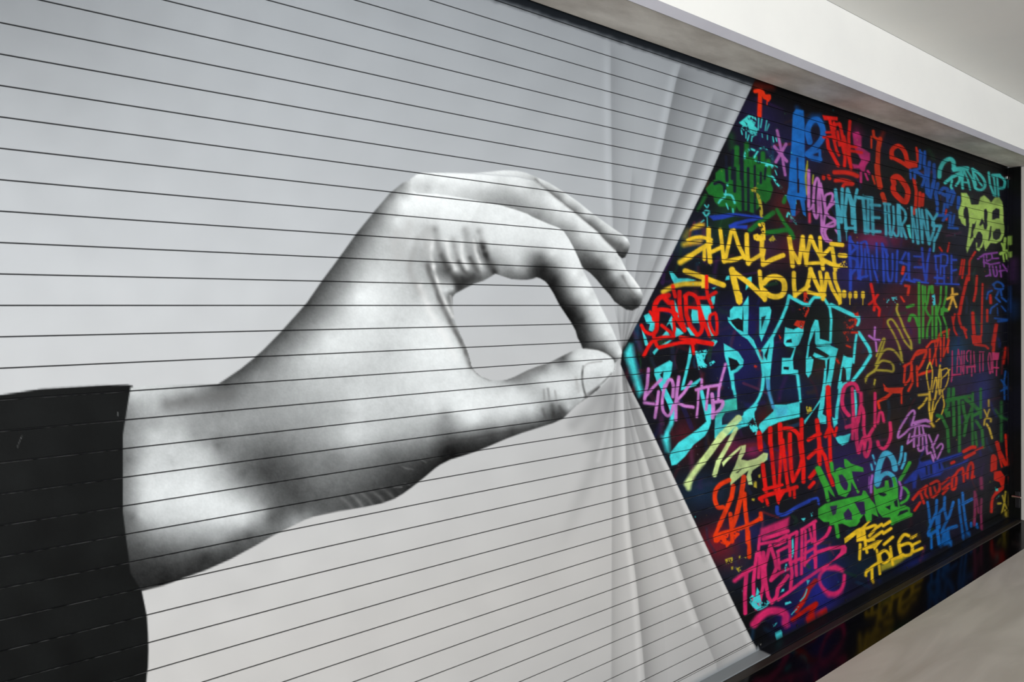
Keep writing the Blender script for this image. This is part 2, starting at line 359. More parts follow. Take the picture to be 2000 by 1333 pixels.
S_MAIN = pts('''440,746,75 470,724,66 500,701,66 547,650,62 600,594,62 630,550,66 665,503,72 697,458,78 732,415,92 762,380,112 787,360,148 802,353,215
465,745,100 525,700,108 570,655,108 622,600,108 652,556,112 688,505,118 720,458,130 755,415,165 785,382,190 500,735,135 555,700,152 600,660,158 648,610,162 678,560,162 715,510,182 745,465,190 775,425,205 800,390,240
600,700,205 640,660,222 690,610,226 700,560,215 740,520,205 770,470,200 800,430,225 700,580,240 740,545,222 660,690,226 640,720,205 600,740,188 560,760,165 520,780,150 470,790,142 430,780,118 400,775,128 360,785,140 330,790,158 300,800,175 275,780,180 265,768,205 300,770,195 330,760,195 370,758,180 405,756,130 425,756,95
700,660,226 740,640,222 780,620,215 820,600,215 850,620,226 870,660,236 890,700,236 760,690,205 720,720,205 680,740,200 640,760,188 700,780,215 740,760,205 780,740,215 820,720,230 860,740,226 900,745,232 930,760,226 960,770,226 920,800,238 930,820,232 890,800,230 850,800,220 800,790,205 760,810,198 720,820,200 660,810,178 610,800,168 560,810,158 510,820,148 460,830,152 420,840,148 380,850,150 340,850,186 300,850,195 300,900,205 340,890,200 380,880,195 410,880,170
475,925,98 525,870,108 512,912,70 550,925,72 487,895,100 425,887,150 520,925,66 575,960,72 540,955,82 495,920,84 450,925,130 425,940,188 425,990,222 475,990,208 510,980,140 600,920,108 625,937,112 662,955,102 700,940,98 700,910,122 650,895,122 600,895,122 750,882,122 775,912,72 800,930,48 762,940,58 825,910,48 837,882,86 875,875,28 895,882,24 870,850,108 870,825,150 837,855,148 800,862,148 775,850,175 737,850,190 700,855,206 690,850,212 650,865,168 600,870,138
687,975,72 725,975,58 662,985,86 625,990,82 587,997,88 600,1007,128 575,1018,150 550,1027,118 530,1012,92 550,1005,88 512,1000,170 495,1012,186 475,1025,190 507,1037,118 487,1045,88 462,1062,80 425,1050,160 400,1055,135 400,1087,48 400,1107,48 437,1082,68 475,1065,84 745,978,50 780,962,45 710,985,75
275,1007,180 260,1010,108 325,1015,200 425,1012,222 475,1010,216 300,1050,128 375,1050,150 425,1042,165 275,1070,78 325,1075,92 400,1070,108 287,1105,48 350,1105,58 412,1095,48 287,1145,32 327,1130,28 380,1115,40
250,807,128 250,900,112 265,900,150 275,925,196 287,962,216 312,950,222 300,925,206 337,900,190 350,850,190 300,832,165 325,812,170 375,812,155 325,787,150 362,782,132 412,775,118 462,780,130 487,775,140 400,840,150 450,840,144 425,870,112 462,875,122 487,925,98 450,925,158 412,895,180 375,950,226 425,975,226 475,1000,220 325,982,212 275,987,192 270,850,155 250,950,128 252,1040,95
805,385,252 782,385,208 767,394,175 760,415,185 790,400,252 835,392,254 880,400,252 925,400,250 970,415,248 1005,425,246 775,424,228 820,437,216 835,448,200 760,445,190 865,445,230 910,437,234 955,445,236 1000,460,236 985,490,215 1005,497,205 775,475,195 805,475,215 823,490,180 844,482,222 865,490,175 880,490,212 917,490,196 940,490,120
977,527,148 1000,533,128 962,522,108 925,537,88 902,542,58 892,560,78 877,527,68 870,518,118 913,522,196 940,527,190 950,534,128 932,546,108 887,527,196 898,548,48 910,563,84 884,564,190 880,575,110 872,567,216 950,541,115 825,530,180 805,545,195 840,560,195 815,575,190 850,590,200 860,640,232 880,640,215 890,672,225
1060,717,108 1100,700,88 1040,730,148 1080,716,190 1120,696,212 1150,688,232 1180,700,236 1060,740,215 1100,740,226 1120,740,214 1128,760,204 1000,760,220 960,770,226 1020,780,226 1050,764,190 1060,776,190 1080,772,205 1100,772,226 1040,800,215 1070,800,128 1080,810,78 1100,806,68 1110,796,190 1100,790,168 1000,816,200 960,820,190 920,826,216 900,836,170 940,836,148 980,830,165 1040,820,148 880,830,148 870,815,150
920,858,74 890,866,48 960,851,68 1000,841,68 1040,833,78 900,880,28 940,870,48 980,858,60 1030,724,95 1004,738,110 1095,700,90 1150,720,238 1180,715,242 1170,735,206 1190,740,225 1150,755,206 1135,770,215 1120,788,180''')
hand_v = None
def lay(poly, samples, soft=1.1):
    ww, aa = fill_a(poly, soft)
    vv = rbf(samples, ww) * 0.945 + N2[ww] * 2.4 + N6[ww] * 1.6
    canvas[ww] = canvas[ww] * (1 - aa[..., None]) + np.clip(vv, 0, 255)[..., None] * np.array((0.985, 1.0, 1.005), np.float32) * aa[..., None]
    ident[ww] = np.where(aa > 0.5, HID, ident[ww])
    return ww, aa
def crease(path, width, val, alpha, poly=None):
    p = catmull(np.array(pts(path))); ww = window(p, width * 2)
    aa = np.exp(-(seg_dist(p, ww) / (width * 0.62)) ** 2) * alpha * (1 + 0.18 * N6[ww])
    aa = (np.clip(aa, 0, 1) * (ident[ww] == HID))[..., None]
    canvas[ww] = canvas[ww] * (1 - aa) + val * aa
lay(MIDDLE, S_MID); lay(PINKY, S_PINKY)
crease('1046,352 1071,373 1100,397 1119,411 1145,433 1167,451 1182,468 1202,487', 5, 110, .55)
lay(MAIN, S_MAIN); lay(INDEX, S_INDEX)
THUMB = np.array(pts('1110,692 1130,682 1146,681 1168,684 1184,690 1198,700 1202,714 1200,724 1194,734 1170,760 1130,760 1115,720'))
lay(THUMB, [q for q in S_MAIN if q[0] > 1030 and 670 < q[1] < 830])
# knuckle folds at the root of the forefinger
for c_ in (('850,448 855,480 868,510 880,530 892,546', 13, 112, .5), ('862,500 872,520 884,538 896,548', 9, 60, .6), ('886,468 891,498 901,522 912,536', 11, 118, .45), ('896,512 905,528 914,538', 7, 70, .6), ('909,450 913,482 921,508 930,526', 13, 112, .45), ('918,504 926,520 934,532', 8, 62, .6),
           ('936,452 942,474 948,494', 12, 105, .45), ('942,478 947,494 954,510 966,531', 11, 46, .85), ('800,440 790,470 782,500', 18, 175, .4), ('835,448 838,475 836,500', 14, 170, .45), ('330,792 365,785 405,777 450,774', 22, 98, .55), ('902,470 903,500 912,525', 6, 235, .5), ('926,470 930,495 940,520', 6, 232, .55), ('872,470 877,500 890,526', 7, 235, .5),
           ('817,465 806,500 800,525 808,550 822,572', 12, 158, .6), ('826,455 830,480 822,505', 8, 165, .5), ('775,455 770,480 775,505', 14, 180, .5), ('845,470 842,500 848,520', 6, 236, .5),
           ('900,556 915,546 935,542', 12, 40, .5), ('890,545 898,560 892,572', 10, 45, .6),
           ('835,518 842,540 852,565 863,595 874,618 886,640 897,660 907,680 914,700 921,716', 9, 104, .9), ('846,520 853,545 864,575 874,600 884,618', 6, 228, .6), ('822,560 840,610 870,660 890,700', 12, 232, .45),
           ('914,690 922,714 931,727 942,735 957,741', 5, 110, .8), ('880,578 884,598 886,620', 4, 190, .6),
           ('990,741 1010,733 1035,721 1060,712 1085,701 1112,687', 8, 98, .75), ('1008,738 1040,724 1075,710', 12, 150, .35),
           ('1062,762 1063,780', 4, 130, .7), ('1070,760 1073,782', 4, 125, .6), ('1084,764 1088,790', 3, 135, .6), ('1060,800 1066,818', 5, 80, .6), ('1078,792 1082,815', 7, 55, .7), ('1093,795 1100,812', 6, 70, .6),
           ('1125,738 1127,752 1130,765', 5, 170, .6), ('1139,716 1137,735 1139,755 1144,774', 3, 78, .9), ('1140,717 1150,710 1175,706', 3, 160, .7), ('1144,776 1156,768 1170,757', 5, 66, .85), ('1146,770 1160,762 1180,745 1194,730', 3, 120, .6),
           ('1199,700 1202,712 1201,724 1195,734', 3, 92, .7), ('1142,680 1168,683 1188,692 1199,701', 3, 74, .75), ('1104,818 1120,800 1140,783 1156,771', 4, 110, .7),
           ('862,868 900,861 960,850 1030,838', 5, 60, .5), ('1192,470 1205,480 1214,490', 6, 95, .5),
           ('1222,522 1233,540 1246,560', 5, 245, .7), ('1216,540 1228,562 1240,580', 5, 110, .6),
           ('688,968 700,979 708,991', 6, 135, .4), ('706,964 720,976 729,988', 6, 125, .4), ('726,960 742,971 750,983', 6, 115, .4), ('747,955 761,965 770,975', 6, 100, .4), ('668,974 680,984 688,993', 6, 130, .35),
           ('786,912 796,916 806,917', 2.5, 110, .5), ('768,952 785,952', 2, 120, .5), ('822,898 832,904', 2, 130, .5), ('790,945 800,948', 2, 110, .5)):
    crease(*c_)


# ---- dark ground of the graffiti
side = np.array([(x, y) for x, y in SEAM] + [(2100, 1350), (2100, 95)], float)
w, a = fill_a(side, 0.9)
NAMES.append(('graffiti_ground', 'near black sprayed ground behind the graffiti letters')); GID = len(NAMES) - 1
ground = np.empty((H, W, 3), np.float32); ground[:] = (13, 14, 18)
blobs = [(1480,235,50,60,(34,26,74)),(1545,300,70,60,(30,26,76)),(1455,640,45,60,(28,24,92)),(1440,720,50,60,(27,27,92)),(1480,690,60,50,(26,28,80)),
 (1500,820,30,30,(92,20,14)),(1335,860,28,45,(98,24,38)),(1700,690,70,90,(48,26,24)),(1810,560,40,60,(78,20,20)),(1350,470,60,40,(30,50,70)),(1370,960,60,40,(22,46,72)),
 (1430,815,40,25,(30,56,80)),(1640,650,60,50,(26,40,30)),(1640,910,60,60,(38,30,88)),(1700,930,60,60,(54,26,84)),(1760,960,50,40,(40,28,70)),(1590,1120,80,70,(30,32,82)),
 (1580,1080,40,40,(30,40,120)),(1830,740,50,50,(36,28,44)),(1880,760,40,40,(44,28,66)),(1920,770,20,60,(34,40,110)),(1900,900,40,50,(46,36,72)),(1560,760,80,40,(20,30,70)),
 (1500,490,40,40,(64,36,60)),(1550,480,30,40,(92,26,28)),(1530,400,30,40,(88,26,26)),(1880,440,40,60,(32,34,52)),(1660,540,60,50,(46,36,92)),(1460,1040,50,40,(30,32,90)),
 (1440,1110,40,40,(24,36,60)),(1530,900,20,25,(150,30,70)),(1470,880,22,20,(160,34,84)),(1430,875,30,25,(110,30,60)),(1700,470,30,20,(110,34,60)),(1720,470,50,20,(120,34,80)),
 (1630,1200,60,26,(34,26,52)),(1700,1165,60,30,(28,24,44)),(1850,1040,60,40,(28,26,40)),(1420,420,30,40,(24,60,36)),(1280,640,60,60,(18,20,34)),(1300,900,30,50,(20,26,30)),
 (1400,1060,40,40,(140,26,40)),(1620,720,50,30,(52,40,30)),(1770,640,60,60,(96,36,66)),(1690,650,40,50,(70,34,58)),(1640,820,40,60,(34,28,66)),(1740,830,60,40,(44,30,24)),
 (1590,470,40,30,(26,26,36)),(1350,610,60,40,(22,24,40)),(1400,640,40,40,(28,28,70)),(1540,1210,30,30,(36,26,110)),(1860,930,40,30,(40,34,80)),(1730,250,40,40,(30,20,60)),
 (1640,330,40,40,(46,26,40)),(1910,640,30,40,(26,46,60)),(1870,690,20,40,(22,70,110)),(1690,1110,40,30,(18,36,50)),(1800,1110,40,25,(30,44,140)),(1760,1170,50,20,(36,24,50)),(1600,1160,40,50,(36,40,140))]
for bx, by, rx, ry, c in blobs:
    pw = window(np.array([(bx, by)], float), max(rx, ry) * 2.2)
    k = np.exp(-(((xx[pw] - bx) / rx) ** 2 + ((yy[pw] - by) / ry) ** 2) * (1.0 + 0.25 * N30[pw]))[..., None] * 0.74
    ground[pw] = ground[pw] * (1 - k) + np.array(c, np.float32) * k
tint = np.clip(N30[w] * 0.5, -1, 1)[..., None]
ground[w] = np.clip(ground[w] + tint * np.array((3, 2, 9), np.float32) + N2[w][..., None] * 1.2, 6, 255)
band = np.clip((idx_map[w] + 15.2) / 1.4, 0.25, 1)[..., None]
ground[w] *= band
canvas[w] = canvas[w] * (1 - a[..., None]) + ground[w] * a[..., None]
ident[w] = np.where(a > 0.5, GID, ident[w])
ON_GROUND = np.zeros((H, W), np.float32); ON_GROUND[w] = a

TILES = {1:(1370,150,6.667),2:(1600,200,8.333),3:(1780,280,9.068),4:(1300,320,6.667),5:(1560,320,6.667),6:(1780,400,9.068),7:(1240,430,8.333),8:(1420,460,6.667),
 9:(1640,460,8.333),10:(1200,540,8.333),11:(1400,560,6.667),12:(1640,540,8.333),13:(1200,660,8.333),14:(1400,720,8.333),15:(1600,680,8.333),16:(1800,540,10.0),
 17:(1800,650,10.0),18:(1740,760,7.692),19:(1290,790,8.333),20:(1460,800,8.333),21:(1640,740,8.333),22:(1580,860,8.333),23:(1340,900,8.333),24:(1380,1000,6.667),
 25:(1420,1100,8.333),26:(1620,980,8.333),27:(1760,850,8.333),28:(1760,930,8.333),30:(1420,1010,4.7167),31:(1680,1010,6.894)}
INK = """#green_word|tall dark green dripping lettering beside the upper drape edge|28,108,40
4 P,1.5 650,120 720,60 780,60 900,20 1000,0 1280,0 1330,130 1400,330 1360,460 1300,520 1260,480 1230,560 1150,640 1120,640 1060,610 960,620 920,560 900,640 860,650 850,560 700,560 640,500 620,420 560,400 520,330 600,240 650,200
1 70,2 460,930 450,1250
1 60,2 590,880 570,1330
1 60,2 640,1080 640,1330
1 60,2 700,1050 690,1300
1 60,2 800,1000 800,1300
1 60,2 870,1100 880,1330
1 60,6,0.5 390,760 400,930
4 60,1.5 1100,870 1230,760 1400,640
4 50,1.5 1540,500 1560,440
4 c60,1.5 1310,900 1450,880 1600,870 1660,960
4 45,1.5 1450,600 1540,760 1640,900
4 40,3 420,600 520,420
!20,24,42
4 40 790,40 800,220
4 40 900,60 900,360
4 35 1000,0 1010,600
4 35 1075,60 1080,600
4 30 1160,30 1165,450
4 30 1240,120 1240,250
4 30 1160,480 1165,620
4 28 1300,60 1290,200
4 c40 640,260 700,240 760,280 770,360
1 40,1 520,930 520,1330
1 34,1 410,960 400,1330
1 30,1 320,1040 330,1330
#red_r|small red letter r with drips at the very top of the graffiti|232,48,16
1 55 765,190 760,340 755,500
1 c50 700,190 780,185 830,270 880,260
1 P 800,280 840,230 900,230 905,290 870,330 840,300
1 14 855,320 855,365
1 12 740,480 742,520
1 12 772,480 775,525
1 90,9,0.35 700,120 900,130
#cyan_splash|torn turquoise paint splash under the small red r|70,215,210
1 P~ 620,495 700,520 720,560 690,640 735,680 720,760 660,790 620,720 560,700 500,690 540,640 490,600 540,560
1 18 745,540 740,690
1 18 790,545 770,660
1 18 850,570 830,700
1 16 880,620 850,700
1 16 520,700 530,750
1 18 580,720 580,800
1 18 620,760 600,830
1 16 660,780 650,840
1 c25~ 560,1060 580,980 640,945 690,960
1 c22~ 690,1050 730,980 780,930 840,940 890,1020 940,1080
1 c20~ 700,1090 760,1110 820,1120 900,1140
1 12 850,1140 860,1170
1 12 900,1150 920,1190
1 12 960,1160 990,1180
1 12 960,1220 980,1280
1 14 930,780 940,850
1 14 970,800 980,840
1 12 790,740 795,790
1 12 860,760 860,820
4 c30~ 1310,20 1360,10 1400,30
4 c26~ 1340,150 1400,180 1450,260 1500,310
#cyan_drips|turquoise drips and dots over the dark green lettering|75,205,205
4 P 790,260 820,260 815,300 795,290
4 c25 690,510 720,470 770,440
4 c28 770,400 850,410 880,450 900,510
4 18 790,520 815,590
4 18 875,590 880,640
4 18 785,350 780,420
4 c18 510,540 540,570 560,540
4 c22 490,640 530,610 570,630 530,680 500,650
4 14 460,765 500,735
4 10 540,700 545,840
4 c22~ 1580,690 1600,640 1640,700 1700,780
4 12 1560,410 1700,430
4 12 1690,450 1700,520
#blue_flash|blue zigzag flash under the dark green lettering|32,60,168
4 P,1.2 560,680 640,670 640,700 740,660 830,650 900,680 760,720 620,740
4 P,1.2 820,800 900,760 1060,720 1200,700 1140,660 1240,690 1250,720 1100,760 930,800 1070,800 1060,850 830,840
4 36,1.5 640,690 900,660 1250,705
#blue_letter_a|tall mid blue letter A left of the blue figure two|24,104,190
1 P,1.4 1190,480 1230,420 1330,440 1345,640 1345,1330 1260,1330 1260,1050 1240,1050 1235,1330 1140,1330 1170,900
4 P 1620,0 1700,0 1710,100 1715,370 1700,480 1690,680 1640,680 1620,560 1575,440 1600,300
4 P 1740,0 1810,0 1830,400 1810,500 1830,690 1790,660 1750,480 1740,370
4 P 1600,380 1830,380 1830,470 1600,470
1 40,5,0.5 1240,400 1300,470
#blue_figure_two|mid blue figure 2 near the top of the graffiti|24,98,184
1 c75 1410,850 1385,700 1430,590 1510,560 1570,650 1580,780 1500,900 1390,1000
1 70 1380,1010 1450,1060 1540,1080
1 35 1545,1090 1540,960 1440,1000
1 P,8,0.7 1390,560 1440,500 1540,500 1590,600 1400,620
#lilac_asterisk|lilac asterisk left of the tall blue letter A|168,98,170
1 35 985,700 1040,960 1090,1280
1 40 950,910 1110,1100
1 40 1100,880 970,1110
#olive_streak|thin olive yellow streaks beside the lilac word|150,148,40
5 25 110,20 90,180 110,400
5 20 190,150 180,260
1 18 1380,1100 1375,1200
5 20~ 180,200 200,420
#lilac_word|lilac word with drips left of the light blue winds line|190,112,188
5 40 130,90 130,560
5 30 130,600 170,580 190,530
5 c35 190,490 205,280 240,190 265,260 250,450 255,620 230,710 200,640 190,540
5 32 270,260 290,620 305,880
5 32 285,260 350,600
5 c32 350,640 340,440 400,390 440,400 430,480 350,650 320,840
5 c38 470,500 400,560 350,620 400,690 460,730 470,800 370,830 340,900 380,990 420,1010
5 c30 300,830 300,900 340,990 400,1020
5 c30 480,860 530,940 540,1010
5 c28 330,820 420,770 480,740
!205,60,95
5 30,2 140,640 142,760
#pink_block|pink bubble letter behind the red upper word|178,40,104
2 P,1.5 540,490 640,480 690,560 690,740 760,780 830,830 830,940 760,1040 740,1130 700,1130 650,1080 560,1080 530,1000 640,1020 680,950 640,860 600,820 560,700
2 40 680,1140 680,1300
2 35 750,1160 790,1260
2 c40 790,1120 810,1150 815,1160
2 120,9,0.4 600,430 640,520
#red_upper_word|tall red spiky word with bar strokes below the concrete soffit|212,26,20
2 P 50,210 300,240 300,300 190,290 80,290
2 50 170,280 215,480 240,600
2 45 240,330 230,470 270,620
2 P 240,340 340,320 350,400 330,400 300,380 280,390 270,470 235,440
2 50 340,360 390,620 420,900 410,1040
2 45 300,480 330,700
2 55 135,620 150,740 230,880 310,1030
2 45 240,620 280,780 320,860
2 45 360,640 400,820
2 50 500,310 480,560 490,880 520,1080
2 50 400,560 440,720 500,990
2 40 120,490 250,490
2 40 70,570 250,560
2 45 510,720 600,730
2 45 520,790 690,820
#red_arcs|red arcs and two red dots under the red upper word|196,34,22
2 c70,1.5 250,1140 400,1140 520,1160 620,1200
2 55 70,1210 70,1240
2 55 150,1200 170,1240
5 c50,1.5 480,220 560,215 640,230 700,260
5 c40 575,300 600,270 690,270
#orange_stroke|long orange red vertical stroke right of the pink block|186,46,20
2 75 990,600 960,760 950,1050 960,1200
5 70 1020,20 1030,160 1060,300
5 60 1090,400 1120,490
2 45 880,470 890,560 990,640
2 30 850,560 850,740
2 40,6,0.6 1040,500 1000,600
5 26 960,160 990,260
#orange_loops|orange red looping letter right of the long orange stroke|194,36,16
2 c70 1180,900 1190,770 1290,710 1380,790 1420,900 1430,1010
2 60 1200,900 1330,970 1470,1060
2 P 1440,940 1600,970 1600,1060 1480,1070 1420,1010
2 30 1580,740 1610,960
5 c70 1240,260 1230,190 1290,170 1360,240 1420,350 1410,450 1380,500 1300,440 1240,370 1230,310
5 40 1500,200 1530,360 1520,560 1500,650
5 40 1580,380 1570,560
5 40 1620,400 1610,540
3 40 110,140 110,300
3 30 620,1180 600,1320
6 40 610,160 620,260
#blue_scrawl|dense blue scrawl left of the turquoise stand up lettering|26,76,160
3 45 180,170 150,440
3 45 240,180 230,420
3 40 60,470 240,600
3 45 60,500 60,620
3 60 320,340 290,640 300,900
3 60 400,380 410,600 380,800
3 50 250,430 250,580 190,760
3 50 260,700 270,880 340,960 380,720
3 60 470,720 430,900 460,1080
3 c60 500,880 560,800 640,820 620,920 560,900
3 60 660,960 720,820 760,900 700,1080
3 50 640,960 640,1130
3 60 840,960 830,1150
3 45 590,1080 560,1280
6 50 460,60 460,200 480,190 570,190
6 50 560,280 640,180 700,150
6 50 690,200 680,360
6 40 760,180 730,360
6 40 660,410 820,420
2 35 1640,780 1640,1030
2 35 1720,800 1700,1000 1730,1080
2 35 1500,1110 1640,1080
2 35 1560,1130 1700,1220
2 35 1480,1100 1490,1240
#stand_up|turquoise words STAND UP under the concrete soffit at far right|64,186,180
3 c75,1.2 495,590 510,460 580,330 680,280 740,320 750,390 760,470
3 60 760,470 870,470 1000,450
3 60 600,700 720,600 850,540
3 c40 720,660 700,770 720,800
3 c45 850,560 850,660 790,750
3 45 880,460 890,620 910,800
3 40 730,450 900,430 1000,430
3 36 930,500 900,700
3 36 940,500 1000,640 1040,820
3 36 960,440 1060,600 1110,700
3 30 900,690 1020,700
3 45 1090,460 1110,620 1140,740
3 c50 1080,460 1200,540 1290,660 1300,770 1230,830 1140,800 1110,700
3 35 1130,560 1200,690 1250,750
3 40 1370,520 1390,720 1460,920
3 36 1460,600 1480,780 1490,930
3 36 1520,600 1530,780 1545,940
3 60 1440,570 1560,570
3 c50 1560,580 1650,660 1640,780 1570,800
#lime_letters|large lime green bubble letters below the words STAND UP|168,202,98
3 P,1.3 880,880 980,880 1030,960 1070,1130 1090,1180 1190,1080 1220,960 1290,920 1380,1000 1410,1050 1480,960 1560,960 1610,1040 1630,1200 1630,1333 840,1333 830,1200 860,1130 890,1030
6 P,1 850,100 870,40 930,0 1620,0 1630,260 1650,420 1640,540 1590,640 1500,690 1400,680 1310,820 1280,690 1290,640 1260,740 1200,830 1150,800 1140,690 1170,600 1110,590 1090,650 1020,780 990,860 970,780 990,640 1020,420 1030,330 950,380 890,330 850,220
!26,26,36
3 P 930,1200 960,1120 1000,1150 1020,1333 930,1333
3 P 1290,1180 1320,1160 1350,1220 1345,1333 1290,1333
3 P 1440,1200 1500,1150 1560,1170 1560,1333 1430,1333
6 P 960,40 1000,90 1020,200 1020,330 1000,420 970,420 960,250 920,170 930,80
6 P 1290,90 1330,80 1350,150 1340,260 1350,370 1330,440 1290,440 1270,340 1220,380 1200,360 1250,240 1290,320
6 P 1430,130 1500,70 1560,90 1560,200 1480,260 1430,270
6 P 1440,500 1500,430 1570,430 1590,520 1560,600 1500,630 1450,600
6 P 1120,340 1150,280 1130,400 1090,480 1100,560 1040,620 1060,480 1080,340
6 P 1180,480 1220,480 1260,540 1260,650 1210,760 1160,760 1170,680 1130,650 1140,560
6 P 1400,380 1420,380 1410,560 1380,640 1360,640 1380,500
#lime_star|lime green splintered star between lime letters and guide rail|152,188,84
6 50 1660,600 1640,800
6 55 1580,870 1690,820
6 36 1600,690 1640,780
6 30 1620,860 1640,1000
6 30 1680,880 1690,960
6 35 1740,570 1745,700
6 35 1745,850 1750,920
#winds_line|light blue line reading MAY THE FOUR WINDS|66,160,182
5 42 480,340 500,560 520,860 530,1010
5 38 480,420 560,760
5 42 565,330 565,600 550,760
5 40 635,330 600,650 620,870
5 40 640,340 690,560 700,780
5 36 610,840 720,840
5 40 640,340 720,560
5 38 760,340 715,560
5 38 720,560 740,890
5 12 620,870 625,1000
5 48 780,440 950,450
5 42 840,470 870,900
5 36 905,470 905,900
5 42 950,470 970,910
5 38 940,535 1055,545
5 38 960,700 1050,705
5 38 960,880 1060,885
5 30 860,870 960,880
5 34 1120,520 1130,720 1140,930
5 32 1110,520 1190,530
5 28 1130,640 1180,640
5 32 1170,530 1180,720 1190,900
5 c30 1230,560 1240,760 1220,900 1200,950 1180,900
5 c30 1290,530 1290,700 1300,900 1270,950 1240,900
5 32 1310,540 1320,700 1340,950
5 c32 1310,550 1380,620 1390,720 1340,800
5 32 1350,820 1400,970
5 28 1470,560 1480,760 1490,1020
5 28 1490,700 1550,1040
5 28 1530,600 1550,860 1560,1040
5 26 1565,580 1590,800 1610,1030
5 26 1605,600 1615,1030
5 26 1605,620 1690,1030
5 30 1660,600 1680,800 1700,1050
5 c34 1660,600 1740,720 1760,860 1700,1040
5 34 1800,660 1750,740 1740,800
5 38 1750,810 1850,810
5 34 1850,810 1790,960 1760,1010
5 26 1770,960 1755,1140
!72,200,200
5 P 1400,800 1450,790 1470,980 1440,960
#blow_line|royal blue line reading BLOW YOU below the winds line|42,70,182
9 P,8,0.25 130,120 500,100 900,200 1350,260 1900,330 1900,800 1100,800 700,740 300,700 150,500
9 49 165,30 165,330 180,560 175,880
9 41 165,60 270,200 170,310
9 c41 170,360 270,400 270,520 180,640
9 36 290,120 290,400 310,700
9 c36 350,130 360,420 330,620 340,720
9 c34 350,120 430,110 460,280
9 27 410,220 420,420 430,680
9 31 470,230 480,480 510,740
9 33 530,330 560,560 620,760
9 33 600,130 610,560
9 37 300,700 450,660
9 37 690,140 710,420 720,760
9 38 690,140 780,330
9 33 760,230 780,640 800,760
9 c30 860,300 860,640 830,760 790,700
9 33 940,250 930,560 920,760
9 38 1070,280 1000,420
9 38 980,440 1120,480
9 44 1120,300 1130,480
9 38 1080,620 1000,780
9 44 1120,480 1130,700
9 37 1080,720 1220,760
9 28 1210,340 1330,350
9 37 1220,520 1330,520
9 37 1210,720 1300,740
9 36 1340,210 1360,480 1400,760
9 36 1470,220 1430,420 1410,720
9 33 1330,760 1440,780
9 30 1560,330 1570,560
9 30 1550,340 1640,330
9 38 1550,690 1680,700
9 c30 1650,300 1750,330 1740,480 1660,500
9 27 1650,300 1640,640
9 27 1700,500 1700,780
9 30 1820,320 1820,780
9 30 1820,400 1900,400
9 30 1820,580 1900,560
9 30 1560,790 1940,800
9 27 1590,560 1590,800
#turquoise_block_word|huge turquoise outlined block word across the middle of the graffiti|70,222,228
7 P 560,840 620,850 700,950 860,950 1000,980 900,1000 740,1020 640,1040 590,940
7 P 1470,980 1490,920 1540,900 1540,970
7 P 1250,1110 1330,1090 1280,1130
7 P 1240,1260 1300,1250 1290,1333 1240,1333
8 P 260,560 320,530 320,600 290,660 240,720
10 P 480,640 560,600 660,740 650,860 620,900 560,880 580,780 520,760
10 P 440,850 520,1000 560,1130 500,1130
10 P 840,820 930,640 960,720 950,900 900,760
10 P 740,1010 860,870 900,960 800,1020
10 P 1000,830 1060,860 1130,930 980,1000
10 P 1170,840 1220,830 1320,970 1240,960
10 P 1260,540 1400,560 1400,760 1270,760 1250,640
10 P 1400,460 1560,470 1580,620 1520,720 1460,700 1420,580
10 P 1510,750 1540,750 1660,960 1560,990
10 P 1580,330 1640,320 1630,440 1590,500
10 P 980,380 1040,560 1050,700 990,560
10 P 620,1240 690,1160 720,1190 650,1280
10 P 760,1120 900,1040 940,1040 860,1100
13 P,5 250,100 290,110 330,330 400,620 470,880 400,960 330,760 260,560 180,330 170,240
13 P 650,510 900,370 945,400 930,560 890,680 830,790 860,860 920,980 1000,1150 960,1333 920,1333 900,1180 860,1070 800,940 740,800 690,720 650,600
13 P 1230,120 1260,290 1150,740 1130,800 1240,760 1390,660 1420,670 1330,780 1080,860 1090,790 1180,420
13 P~ 1310,220 1540,190 1500,260 1480,290 1460,400 1510,440 1500,490 1370,520
13 P~ 1540,410 1620,370 1640,400 1560,460
13 P~ 1560,60 1640,20 1680,60 1620,140
11 P 90,740 280,850 350,960 340,1040 270,1110 200,1140 205,1240 180,1240 150,1080 100,900
11 42 200,1140 215,1330
13 60 1420,880 1450,1020 1520,1333
13 P 1530,1090 1600,1090 1600,1333 1500,1333
14 45 260,260 300,440
19 P 700,0 830,0 820,300 780,420 720,520 540,660 400,850 260,980 180,1000 150,860 170,780 300,620 480,500 640,380 750,280 760,240
19 70,2 210,150 170,330 110,450 90,560
19 P,5 20,520 140,520 150,800 90,760
19 P 890,230 1000,190 1000,340 1120,320 1400,200 1400,340 1100,500 1000,560 880,560 880,400
19 P 1340,180 1420,120 1540,0 1590,0 1530,130 1520,200 1400,340
19 P~ 1450,340 1530,280 1590,390 1550,560 1500,570
11 P 170,310 220,260 330,255 410,120 415,240 405,620 480,700 530,820 520,850 400,690 320,640 200,520 150,460 140,400 170,400
11 P 555,270 690,260 710,310 690,450 640,580 580,720 555,640
11 38 940,120 910,260 840,430 740,630 600,830
11 45 950,130 1130,230 1200,240
11 c40 1200,230 1260,150 1300,140 1340,140
11 35 1400,160 1470,270
11 32 1470,260 1490,420 1480,730
11 50 1490,240 1640,310 1830,400
11 c35 1850,400 1850,450 1840,480 1830,500
11 P 600,820 740,650 740,760 720,900 690,1230 690,1333 650,1333 640,1220 600,1000
11 38 520,830 590,980 610,1160 590,1333
11 P 890,530 1000,560 1130,500 1130,600 1070,750 1030,790 990,940 1000,1080 1060,1090 1060,1150 840,1140 850,930 960,930 1010,800 900,780 870,740
11 P 1280,430 1320,440 1340,560 1340,680 1480,720 1480,770 1300,770 1280,740 1280,560 1210,740 1190,930 1220,910 1260,950 1230,1130 1190,1190 1160,1140 1160,930 1190,720 1230,540
